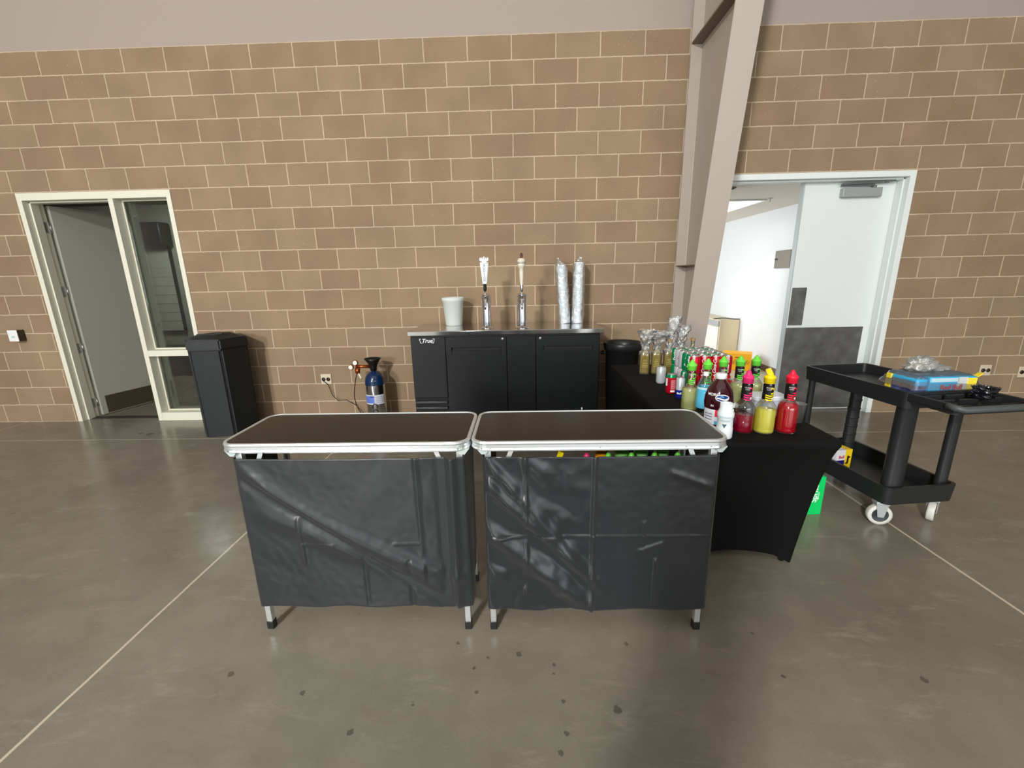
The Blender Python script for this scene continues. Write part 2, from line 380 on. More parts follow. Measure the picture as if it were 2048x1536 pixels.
hg = obj('hinge', bm, BRUSHED, d1); 
# leaf swung into the room beyond
ang = radians(77)
leaf = thing('door_leaf', None, None, (-2.135, .205, 0), ang); leaf.parent = d1
bm = B(); box(bm, 0.004, .885, -.022, .022, .012, 2.345, .002); obj('leaf_panel', bm, DOOR_GREY, leaf)
bm = B(); box(bm, .06, .86, -.0245, -.022, .02, .23); obj('kick_plate', bm, KICK_BROWN, leaf)
for s in (-1, 1):
    bm = B(); lathe(bm, [(.028, 0), (.028, .006), (.012, .01), (.011, .045), (0, .047)], 16)
    bmesh.ops.rotate(bm, verts=bm.verts, matrix=Matrix.Rotation(s * pi / 2, 3, 'X')); bmesh.ops.translate(bm, verts=bm.verts, vec=(.82, s * -.022, 1.0))
    tube(bm, [(.82, s * -.062, 1.0), (.77, s * -.066, 1.0), (.71, s * -.064, .998)], .009, 8); obj('lever_handle', bm, BRUSHED, leaf)
bm = B(); box(bm, -2.19, -1.26, .08, .16, 0, .008); obj('threshold', bm, mat('dark_threshold', (50, 46, 40), .5), d1)

# dim room behind door 1
dimw = mat('store_wall_paint', (158, 158, 146), .6)
bm = B(); box(bm, -5, -.3, 2.95, 3.05, 0, 2.8); struct(obj('wall_store_back', bm, dimw))
bm = B(); box(bm, -5.1, -5, .2, 3.05, 0, 2.8); struct(obj('wall_store_left', bm, dimw))
bm = B(); box(bm, -.3, -.2, .2, 3.05, 0, 2.8); struct(obj('wall_store_right', bm, dimw))
bm = B(); box(bm, -5.1, -.2, .2, 3.05, 2.8, 2.85); struct(obj('ceiling_store', bm, mat('store_ceiling', (110, 110, 104), .8)))
t = thing('roll_down_shutter', 'black boxed shutter housing on the pale wall seen through the narrow glass', 'shutter', (-3.42, 2.93, 2.33))
bm = B(); box(bm, -.62, .42, -.24, 0, -.2, .17, .02); obj('housing', bm, BLACK_PL, t)
bm = B(); box(bm, -.52, .34, -.05, -.02, -1.62, -.2); 
for k in range(9): box(bm, -.52, .34, -.056, -.05, -.25 - k * .15, -.245 - k * .15)
obj('curtain_panel', bm, mat('pale_shutter', (176, 176, 164), .5), t)
bm = B(); box(bm, .345, .36, -.06, 0, -1.62, -.2); obj('guide_rail', bm, BLACK_PL, t)
t = thing('storage_bench', 'low black storage bench against the far wall behind the sidelight glass', 'bench', (-3.1, 2.62, 0))
bm = B(); box(bm, -.7, .7, -.3, .25, .06, .42, .02); obj('bench_body', bm, BLACK_SOFT, t)
bm = B(); box(bm, -.72, .72, -.32, .27, .42, .46, .012); obj('bench_seat', bm, BLACK_PL, t)
for sx in (-.62, .62):
    for sy in (-.25, .2): bm = B(); box(bm, sx - .03, sx + .03, sy - .03, sy + .03, 0, .06); obj('leg', bm, BLACK_PL, t)

# ------------------------------------------------------------------ door 2 (double door, one leaf closed, one open out of sight)
bm = B()
fr(4.765, 4.83, 0, 2.43); fr(6.65, 6.705, 0, 2.43); fr(4.83, 6.65, 2.376, 2.43)
fr(6.634, 6.65, 0, 2.376, .045, .12); fr(4.83, 4.846, 0, 2.376, .045, .12); fr(4.83, 6.65, 2.36, 2.376, .045, .12)
d2 = struct(obj('door_2', bm, FRAME_R))
leaf2 = thing('door_leaf', None, None, (6.645, .145, 0)); leaf2.parent = d2
bm = B(); box(bm, -.905, -.002, -.022, .022, .012, 2.37, .002); obj('leaf_panel', bm, DOOR_WHITE, leaf2)
bm = B(); box(bm, -.9, -.085, -.026, -.022, .025, .925)
for x in [(-.89 + .115 * k) for k in range(7)]:
    for z in (.04, .91): lathe(bm, [(.004, 0), (.003, .002), (0, .003)], 6, x, -.026, z)
obj('kick_plate', bm, KICK_STEEL, leaf2)
bm = B(); box(bm, -.885, -.735, -.026, -.022, .95, 1.345)
obj('push_plate', bm, KICK_STEEL, leaf2)
bm = B(); box(bm, -.912, -.9, -.03, .03, .012, 2.37); obj('edge_astragal', bm, mat('astragal_grey', (176, 184, 184), .4), leaf2)
bm = B(); box(bm, -.55, -.17, -.075, -.022, 2.215, 2.30, .006)
cl = obj('door_closer', bm, SATIN_GREY, leaf2)
bm = B(); lathe(bm, [(.02, 0), (.02, .02)], 14, -.24, -.05, 2.3); bar(bm, (-.24, -.05, 2.325), (-.57, -.06, 2.328), .02, .01); bar(bm, (-.57, -.075, 2.335), (-.12, -.07, 2.352), .02, .008)
box(bm, -.17, -.08, -.10, -.05, 2.345, 2.36); obj('closer_arm', bm, mat('closer_arm_steel', (120, 126, 124), .35, .6), leaf2)
open2 = thing('door_leaf', None, None, (4.835, .2, 0), radians(88)); open2.parent = d2
bm = B(); box(bm, 0, .9, -.022, .022, .012, 2.37, .002); obj('leaf_panel', bm, DOOR_WHITE, open2)
bm = B(); box(bm, .2, .56, -.075, -.022, 2.2, 2.27, .006); obj('door_closer', bm, SATIN_GREY, open2)
bm = B(); tube(bm, [(4.86, .3, 2.33), (5.02, .14, 2.345), (5.07, .13, 2.34), (5.05, .15, 2.33), (4.95, .2, 2.33)], .008, 6); obj('closer_arm', bm, mat('closer_arm_steel', (0, 0, 0)), d2)

# bright room behind door 2
roomw = mat('white_room_paint', (220, 222, 224), .7)
bm = B(); box(bm, 6.7, 6.8, .2, 7, 0, 2.41); struct(obj('wall_hall_right', bm, roomw))
bm = B(); box(bm, 3.2, 6.8, 6.4, 6.5, 0, 2.41); struct(obj('wall_hall_back', bm, roomw))
bm = B(); box(bm, 3.1, 3.2, .2, 6.5, 0, 2.41); struct(obj('wall_hall_left', bm, roomw))
bm = B(); box(bm, 3.1, 6.8, .2, 6.5, 2.41, 2.46); struct(obj('ceiling_hall', bm, mat('hall_ceiling', (214, 207, 196), .8)))
bm = B(); box(bm, 6.688, 6.7, .2, 3.0, 0, .1); struct(obj('baseboard_hall', bm, mat('brown_base', (104, 92, 80), .5)))
bm = B(); box(bm, 3.2, 6.7, .2, 6.4, .0, .004); struct(obj('floor_hall', bm, mat('hall_floor_vinyl', (186, 176, 158), .35)))
t = thing('troffer_light', 'flush white ceiling light panel glowing in the hall beyond the double door', 'light', (5.42, 1.97, 2.405))
bm = B(); box(bm, -.62, .62, -.62, .62, -.012, .003); obj('light_frame', bm, WHITE_PL, t)
bm = B(); box(bm, -.57, .57, -.57, .57, -.016, -.012); obj('diffuser', bm, mat('light_diffuser', (255, 255, 255), .5, emit=(255, 255, 250), estr=1.6), t)
t = thing('sprinkler_head', 'small metal sprinkler head hanging from the hall ceiling', 'sprinkler', (6.05, 1.3, 2.41))
bm = B(); lathe(bm, [(.028, 0), (.028, -.006), (.008, -.008), (.008, -.03), (.003, -.032), (.003, -.045)][::-1], 12); obj('sprinkler_body', bm, BRUSHED, t)
bm = B(); lathe(bm, [(.018, -.048), (.018, -.045)], 12); obj('deflector', bm, BRUSHED, t)
t = thing('towel_dispenser', 'brushed steel dispenser plate with a dark slot on the white hall wall', 'dispenser', (6.7, 1.93, 1.69))
bm = B(); box(bm, -.02, 0, -.22, .22, -.13, .12, .004); obj('steel_plate', bm, mat('dull_dispenser_steel', (150, 142, 132), .35, .7), t)
bm = B(); box(bm, -.023, -.019, -.225, -.16, -.125, .118); obj('side_recess', bm, mat('dark_recess', (70, 62, 56), .5), t)
bm = B(); box(bm, -.03, -.02, .15, .205, -.01, .01); obj('latch', bm, BLACK_PL, t)
# long low cabinet run along the hall wall
t = thing('low_cabinet', 'beige low cabinet run with white doors and grey counter along the hall wall', 'cabinet', (6.36, 3.0, 0))
bm = B(); box(bm, 0, .33, 0, 2.8, 0, .715, .004); obj('cabinet_body', bm, mat('beige_laminate', (214, 200, 168), .45), t)
bm = B(); box(bm, -.02, 0, .02, 2.8, .60, .69); obj('counter_edge', bm, mat('grey_speckle_laminate', (168, 168, 170), .4, var=(60, .2)), t)
for k in range(4): bm = B(); box(bm, -.016, 0, .03 + k * .69, .70 + k * .69, .16, .585, .003); obj('door', bm, mat('white_laminate', (232, 230, 224), .35), t)
bm = B(); box(bm, -.012, 0, .02, 2.8, 0, .15); obj('toe_kick', bm, mat('grey_speckle_laminate', (0, 0, 0)), t)
t = thing('dark_strap', 'dark flat strap lying across the top end of the beige cabinet', 'strap', (6.36, 3.02, .716))
bm = B(); sheet(bm, 16, 1, lambda u, v: (-.10 + .44 * u, v * .045, .018 + .010 * sin(u * 5)))
obj('strap_band', bm, mat('dark_webbing', (66, 64, 62), .7), t, solid=.012)
# yellow carton on the hall floor
t = thing('beer_carton', 'bright yellow-orange beer carton on the hall floor by the beige cabinet', 'carton', (6.30, 2.30, .005), radians(-28))
bm = B(); box(bm, -.15, .26, -.13, .14, 0, .27, .004); obj('carton_body', bm, mat('amber_card', (250, 178, 10), .5), t)
dk = mat('carton_brown_ink', (110, 62, 8), .6)
bm = B()
for k in range(9):
    x = -.02 + k * .028; bar(bm, (x, -.1315, .07 + .02 * (k % 3)), (x + .03, -.1315, .15 + .02 * (k % 2)), .006, .001)
box(bm, .03, .13, -.132, -.1305, .20, .212); obj('printed_marks', bm, dk, t)
bm = B()
for k in range(3): box(bm, -.1515, -.1505, -.09 + k * .07, -.05 + k * .07, .1, .18 - .02 * k)
obj('printed_marks', bm, dk, t)

# ------------------------------------------------------------------ wall fittings
def outlet(x, z, label, horiz=True):
    t = thing('wall_outlet', label, 'outlet', (x, 0, z), group=None)
    bm = B(); box(bm, -.058, .058, -.012, .0, -.058, .058, .004); obj('cover_plate', bm, mat('cream_plate', (206, 194, 170), .4), t)
    for s in (-1, 1):
        bm = B(); lathe(bm, [(.021, 0), (.021, .004), (0, .004)], 16); bmesh.ops.rotate(bm, verts=bm.verts, matrix=Matrix.Rotation(pi / 2, 3, 'X')); bmesh.ops.translate(bm, verts=bm.verts, vec=(s * .026, -.012, 0))
        obj('receptacle', bm, mat('brown_receptacle', (50, 36, 26), .4), t)
    bm = B(); box(bm, -.004, .004, -.0145, -.012, -.004, .004); obj('screw', bm, BRUSHED, t)
    return t
outlet(.735, .458, 'small duplex wall outlet low on the block wall between charcoal bin and gas cylinder')
outlet(7.815, .455, 'duplex wall outlet low on the block wall beyond the utility cart')
outlet(8.22, .43, 'cream wall outlet at the far edge of the block wall past the cart', False)
t = thing('alarm_keypad', 'small white box on the block wall beside the sidelight door', 'keypad', (-2.58, 0, 1.0))
bm = B(); box(bm, -.052, .045, -.075, 0, -.055, .06, .005); obj('keypad_body', bm, mat('bronze_box', (58, 50, 42), .4), t)
bm = B(); box(bm, -.055, .05, -.082, -.075, -.058, .063, .002); obj('cover_plate', bm, WHITE_PL, t)
bm = B(); box(bm, -.02, .02, -.0835, -.082, -.02, .0); obj('display', bm, mat('keypad_display', (190, 205, 205), .3), t)

# ------------------------------------------------------------------ hexagonal waste bin
t = thing('waste_bin', 'tall six-sided charcoal waste bin with hooded lid beside the sidelight', 'bin', (0, 0, 0))
def hexp(cx, cy, s, a=radians(10)):
    out = []
    for k in range(6):
        th = a - radians(120) + k * radians(60); out.append((cx + s * cos(th), cy + s * sin(th)))
    return out
hc = (-.196, -.31)
bm = B(); prism(bm, hexp(*hc, .275), 0, .875, top=hexp(*hc, .285)); bmesh.ops.bevel(bm, geom=[e for e in bm.edges if abs((e.verts[0].co - e.verts[1].co).z) > .5], offset=.02, segments=3, affect='EDGES')
obj('bin_body', bm, CHAR, t)
bm = B(); prism(bm, hexp(*hc, .28), .872, .884); obj('lid_gap', bm, BLACK_SOFT, t)
bm = B(); prism(bm, hexp(*hc, .297), .884, .985, top=hexp(*hc, .29)); bmesh.ops.bevel(bm, geom=bm.edges[:], offset=.012, segments=2, affect='EDGES')
prism(bm, hexp(*hc, .25), .98, 1.012, top=hexp(*hc, .17)); obj('lid', bm, CHAR, t)
bm = B(); prism(bm, hexp(*hc, .155), 1.0, 1.016); obj('lid_opening', bm, BLACK_SOFT, t)
bm = B(); bar(bm, (hc[0] - .11, hc[1] - .10, 1.02), (hc[0] + .12, hc[1] - .06, 1.024), .014, .012); obj('lid_bar', bm, CHAR, t)

# ------------------------------------------------------------------ round bin
t = thing('round_bin', 'round black plastic bin with rolled rim between cooler and column', 'bin', (3.895, -.36, 0))
bm = B(); lathe(bm, [(0, .0), (.135, 0), (.165, .80), (.175, .80), (.185, .83), (.187, .865), (.182, .875), (.168, .872), (.158, .82), (.128, .03), (0, .03)], 36, cap=False); obj('bin_body', bm, BLACK_PL, t)
for s in (-1, 1):
    bm = B(); tube(bm, [(s * .172, -.05, .78), (s * .205, -.045, .77), (s * .21, 0, .765), (s * .205, .045, .77), (s * .172, .05, .78)], .009, 8); obj('handle', bm, BLACK_PL, t)

# ------------------------------------------------------------------ gas cylinder
t = thing('gas_cylinder', 'silver and blue gas cylinder with brass regulator standing against the block wall', 'gas cylinder', (1.365, -.26, 0))
R = .100
bm = B(); lathe(bm, [(0, 0), (.085, 0), (R, .015), (R, .465)], 40, cap=False); obj('tank_body', bm, mat('polished_tank', (200, 202, 205), .18, 1.), t)
bm = B(); lathe(bm, [(R + .0005, .46), (R + .0005, .485), (.094, .53), (.075, .565), (.045, .59), (.02, .598), (.018, .61), (0, .61)], 40, cap=False); obj('tank_shoulder', bm, mat('navy_gloss', (14, 42, 78), .2, coat=.4), t)
wrapped_patch(mat('tank_label_white', (214, 218, 230), .4), t, R, -1.15, 1.2, .262, .362)
wrapped_patch(mat('tank_label_blue', (98, 124, 206), .4), t, R, -1.1, .12, .275, .352, e=.0014)
wrapped_patch(mat('tank_label_navy', (44, 60, 140), .4), t, R, -.35, .12, .338, .352, e=.0018)
for k in range(4): wtext('CARBON DIOXIDE', .014, mat('label_ink', (60, 60, 80), .5), t, R, .72, .34 - k * .02)
wtext('CO2', .085, mat('stencil_black', (16, 16, 18), .4), t, R, .1, .19, roll=-pi / 2, bold=.001)
bm = B(); lathe(bm, [(.016, .6), (.02, .63), (.014, .66), (.02, .69), (.018, .71), (0, .71)], 16, cap=False); obj('valve', bm, mat('brass', (150, 90, 50), .3, .9), t)
bm = B(); sheet(bm, 20, 4, lambda u, v: ((.03 + .055 * v ** 2) * cos(2 * pi * u), (.03 + .045 * v ** 2) * sin(2 * pi * u), .605 + .125 * v)); obj('carry_collar', bm, mat('black_collar', (14, 14, 14), .35), t, solid=.006)
bm = B(); tube(bm, [(-.02, -.02, .65), (-.09, -.04, .655), (-.16, -.055, .66)], .017, 10); tube(bm, [(-.145, -.05, .64), (-.15, -.05, .585)], [.026, .022], 12); reg = obj('regulator', bm, mat('copper_regulator', (168, 84, 44), .3, .85), t)
for gx, gz in ((-.155, .70), (-.205, .655)):
    bm = B(); lathe(bm, [(0, 0), (.028, 0), (.028, .02), (.024, .022), (0, .022)], 20); bmesh.ops.rotate(bm, verts=bm.verts, matrix=Matrix.Rotation(pi / 2, 3, 'X')); bmesh.ops.translate(bm, verts=bm.verts, vec=(gx, -.06, gz)); g_ = obj('gauge', bm, mat('gauge_bezel', (120, 80, 50), .3, .8), t)
    bm = B(); lathe(bm, [(0, 0), (.022, 0)], 20, cap=False); bmesh.ops.rotate(bm, verts=bm.verts, matrix=Matrix.Rotation(pi / 2, 3, 'X')); bmesh.ops.translate(bm, verts=bm.verts, vec=(gx, -.0828, gz)); obj('dial', bm, mat('dial_white', (232, 228, 220), .3), g_)
bm = B(); tube(bm, [(-.145, -.05, .59), (-.12, -.07, .56), (-.105, -.08, .535)], .012, 8); obj('shutoff_lever', bm, mat('cream_plastic', (212, 206, 186), .4), t)
bm = B(); pts = [Vector((-.15, -.05, .60)), Vector((-.19, -.03, .5)), Vector((-.24, .02, .3)), Vector((-.20, .06, .12)), Vector((-.1, .12, .03)), Vector((.2, .14, .05)), Vector((.44, .14, .12)), Vector((.515, .14, .16))]
sm = []
for i in range(len(pts) - 1):
    p0, p1, p2, p3 = pts[max(i - 1, 0)], pts[i], pts[i + 1], pts[min(i + 2, len(pts) - 1)]
    for k in range(6):
        q = k / 6; sm.append(.5 * ((2 * p1) + (p2 - p0) * q + (2 * p0 - 5 * p1 + 4 * p2 - p3) * q * q + (3 * p1 - p0 - 3 * p2 + p3) * q ** 3))
tube(bm, sm, .005, 6); obj('gas_hose', bm, mat('dark_red_hose', (58, 34, 26), .5), t)
# cable from the outlet
bm = B(); tube(bm, [(.70, -.012, .44), (.76, -.03, .40), (.80, -.04, .28), (.86, -.05, .22), (.95, -.05, .23), (1.05, -.05, .17), (1.16, -.06, .05), (1.2, -.05, .006), (1.7, -.04, .006), (1.9, -.05, .05)], .004, 6)
tag(obj('power_cable', bm, BLACK_SOFT), 'thin dark cable trailing along the block wall behind the bar tables', 'cable')

# ------------------------------------------------------------------ back bar cooler
t = thing('back_bar_cooler', 'black two-door back bar cooler with stainless top against the block wall', 'cooler', (0, 0, 0))
KB = mat('black_vinyl_steel', (13, 16, 18), .38, spec=.32, bump=(400, .08, .0006))
bm = B(); box(bm, 1.888, 3.612, -.685, -.08, .05, 1.012, .004); obj('cabinet_body', bm, KB, t)
bm = B(); box(bm, 1.868, 3.64, -.715, -.055, 1.012, 1.052, .003)
ct = obj('countertop', bm, mat('stainless_top', (205, 205, 205), .12, 1., bump=(40, .02, .001)), t)
def cooler_door(x0, x1, hx0, hx1, lx):
    d = thing('door', None, None, (0, 0, 0)); d.parent = t
    bm = B()
    for q in ((x0, hx0, .10, .995), (hx1, x1, .10, .995), (hx0, hx1, .905, .995), (hx0, hx1, .10, .835)): box(bm, q[0], q[1], -.715, -.688, q[2], q[3], .0)
    obj('door_panel', bm, KB, d)
    bm = B(); box(bm, hx0, hx1, -.694, -.690, .835, .905); obj('handle_recess', bm, BLACK_SOFT, d)
    bm = B(); box(bm, hx0 - .01, hx1 + .01, -.721, -.713, .828, .838); box(bm, hx0 - .01, hx1 + .01, -.721, -.713, .903, .913); box(bm, hx0 - .01, hx0, -.721, -.713, .838, .903); box(bm, hx1, hx1 + .01, -.721, -.713, .838, .903); box(bm, hx0, hx1, -.713, -.705, .838, .872); obj('pull_lip', bm, KB, d)
    bm = B(); lathe(bm, [(.012, 0), (.012, .004), (0, .005)], 14); bmesh.ops.rotate(bm, verts=bm.verts, matrix=Matrix.Rotation(pi / 2, 3, 'X')); bmesh.ops.translate(bm, verts=bm.verts, vec=(lx, -.715, .975)); obj('lock', bm, mat('lock_nickel', (180, 180, 176), .35, .6), d)
cooler_door(2.212, 2.762, 2.263, 2.704, 2.73); cooler_door(3.033, 3.600, 3.096, 3.544, 3.07)
bm = B(); box(bm, 2.768, 3.027, -.712, -.686, .10, .995, .002); obj('centre_panel', bm, KB, t)
bm = B(); box(bm, 1.893, 2.206, -.712, -.686, .43, .995, .002); obj('side_panel', bm, KB, t)
bm = B(); box(bm, 1.893, 2.206, -.689, -.684, .06, .43); obj('vent_back', bm, BLACK_SOFT, t); bm = B()
for k in range(6): box(bm, 1.90, 2.20, -.722, -.69, .375 - k * .055, .397 - k * .055, .003)
obj('vent_grille', bm, mat('vent_grey', (44, 48, 50), .35), t)
bm = B(); bar(bm, (1.985, -.7125, .944), (1.975, -.7125, .985), .004, .001); box(bm, 1.985, 2.0, -.7135, -.712, .944, .948); box(bm, 1.975, 1.99, -.7135, -.712, .981, .985); lgm = mat('logo_white', (226, 230, 230), .4); obj('badge_bracket', bm, lgm, t)
bm = B(); bar(bm, (2.102, -.7125, .944), (2.112, -.7125, .985), .004, .001); box(bm, 2.085, 2.102, -.7135, -.712, .944, .948); box(bm, 2.097, 2.112, -.7135, -.712, .981, .985)
obj('badge_bracket', bm, lgm, t)
text('True', .05, lgm, t, (2.043, -.7125, .965), shear=.3, bold=.001)
for x in (1.95, 3.55):
    for y in (-.62, -.14):
        bm = B(); lathe(bm, [(.03, 0), (.03, .02), (.02, .025), (.02, .05)], 12, x, y, 0); obj('foot', bm, BLACK_PL, t)
bm = B(); box(bm, 3.45, 3.463, -.7165, -.715, .30, .318); box(bm, 3.455, 3.459, -.7165, -.715, .28, .30); obj('paper_scrap', bm, WHITE_PL, t)

# beer towers
def tower(x, y, label):
    t = thing('beer_tower', label, 'beer tower', (x, y, 1.052))
    bm = B(); lathe(bm, [(0, 0), (.066, 0), (.066, .006), (.055, .012), (.046, .02)], 28, cap=False); obj('base_flange', bm, CHROME, t)
    bm = B(); lathe(bm, [(.045, .01), (.045, .30), (.041, .312), (.02, .318), (0, .32)], 32, cap=False); obj('tower_column', bm, CHROME, t)
    bm = B(); tube(bm, [(0, -.03, .265), (0, -.075, .265)], .014, 14); tube(bm, [(0, -.07, .285), (0, -.075, .25), (0, -.09, .21), (0, -.1, .18)], [.012, .013, .011, .009], 12); lathe(bm, [(.013, .28), (.015, .30), (.009, .315), (.007, .345)], 12, 0, -.07); obj('faucet', bm, CHROME, t)
    return t
t = tower(2.578, -.53, 'chrome beer tower with a white crown-topped tap handle on the cooler')
bm = B(); lathe(bm, [(.013, .345), (.016, .36), (.014, .40), (.017, .405)], 14, 0, -.07); obj('handle_ferrule', bm, BLACK_PL, t)
hm = mat('white_tap_handle', (226, 230, 234), .3)
bm = B(); a = [(-.018, .402), (.018, .402), (.038, .585), (-.038, .585)]
v0 = [bm.verts.new((x, -.084, z)) for x, z in a]; v1 = [bm.verts.new((x, -.056, z)) for x, z in a]
bm.faces.new(v0); bm.faces.new(v1[::-1])
for k in range(4): bm.faces.new([v0[k], v1[k], v1[(k + 1) % 4], v0[(k + 1) % 4]])
bmesh.ops.bevel(bm, geom=bm.edges[:], offset=.005, segments=2, affect='EDGES'); box(bm, -.04, .04, -.086, -.054, .583, .592, .003)
h = obj('tap_handle', bm, hm, t)
bm = B(); box(bm, -.022, .022, -.082, -.058, .59, .602); box(bm, -.036, .036, -.082, -.058, .602, .612)
for k in range(5): lathe(bm, [(.010, 0), (.011, .010), (.006, .018), (.008, .024 + .008 * (k == 2)), (0, .030 + .01 * (k == 2))], 8, -.034 + k * .017, -.07, .607)
obj('crown', bm, hm, h)
for k, ch in enumerate('BUDLIGHT'[:7]): text(ch, .028, mat('handle_blue_ink', (70, 96, 130), .4), h, (0, -.0855, .565 - k * .0215))
t = tower(2.91, -.575, 'chrome beer tower with a cream turned handle and brown tip on the cooler')
bm = B(); lathe(bm, [(.007, .33), (.012, .345), (.014, .39), (.012, .395)], 14, 0, -.07); obj('handle_ferrule', bm, BRUSHED, t)
bm = B(); lathe(bm, [(.013, .39), (.015, .40), (.019, .46), (.021, .50), (.019, .535), (.03, .545), (.034, .56), (.034, .575), (.028, .58), (.036, .588), (.037, .60), (.032, .612), (.02, .62), (0, .622)], 22, 0, -.07, cap=False); h = obj('tap_handle', bm, mat('ivory_handle', (222, 214, 196), .35), t)
bm = B(); lathe(bm, [(.011, .618), (.011, .64), (.009, .66), (0, .664)], 10, 0, -.07, cap=False); box(bm, .0, .014, -.078, -.064, .64, .658, .003); obj('handle_tip', bm, mat('brown_tip', (84, 46, 30), .5), h)
bm = B(); lathe(bm, [(.036, .576), (.036, .583)], 22, 0, -.07); obj('handle_band', bm, mat('grey_band', (150, 156, 160), .35, .5), h)

# plastic tub
t = thing('plastic_tub', 'milky white round plastic tub standing empty on the cooler top', 'tub', (2.222, -.23, 1.0525))
bm = B(); lathe(bm, [(0, .0), (.078, 0), (.083, .005), (.104, .24), (.109, .242), (.112, .275), (.106, .277), (.101, .245), (.079, .006), (0, .005)], 36, cap=False)
obj('tub_body', bm, mat('milky_plastic', (238, 246, 242), .35, trans=.3, ior=1.15), t)

# cup sleeves
CUPM = mat('clear_cup_stack', (238, 243, 246), .2, coat=.6)
BAG = film('clear_bag', (242, 246, 248), .28, .16, .10, bump=(26, 1., .02))
def sleeve(x, y, lean, h, label, tail):
    t = thing('cup_sleeve', label, 'cup sleeve', (x, y, 1.053)); t.rotation_euler = (0, lean, 0)
    prof = [(0, 0), (.042, 0)]; z = 0
    while z < h - .1: prof += [(.0525, z + .004), (.0525, z + .012), (.048, z + .014)]; z += .022
    prof += [(.053, z + .1), (.055, z + .102), (0, z + .102)]
    bm = B(); lathe(bm, prof, 24, cap=False); obj('cup_stack', bm, CUPM, t)
    bm = B()
    def f(u, v):
        a = 2 * pi * u; zz = v * (h + tail); e = 1 if zz < h else max(.28, 1 - (zz - h) / tail * .9)
        nn = noise.noise(Vector((cos(a) * 2.2 + x * 9, sin(a) * 2.2, zz * 16))) * (.007 if zz < h else .02)
        r = .060 * e + nn; sk = (zz - h) * .3 if zz > h else 0
        return (r * cos(a) - sk * (1 if lean < 0 else -.4), r * sin(a), zz)
    sheet(bm, 28, 46, f); obj('plastic_bag', bm, BAG, t)
    return t
sleeve(3.335, -.22, -.07, .545, 'bagged stack of clear plastic cups on the cooler, leaning sleeve nearer the taps', .09)
sleeve(3.463, -.23, .015, .575, 'bagged stack of clear plastic cups on the cooler, upright sleeve nearer the column', .06)

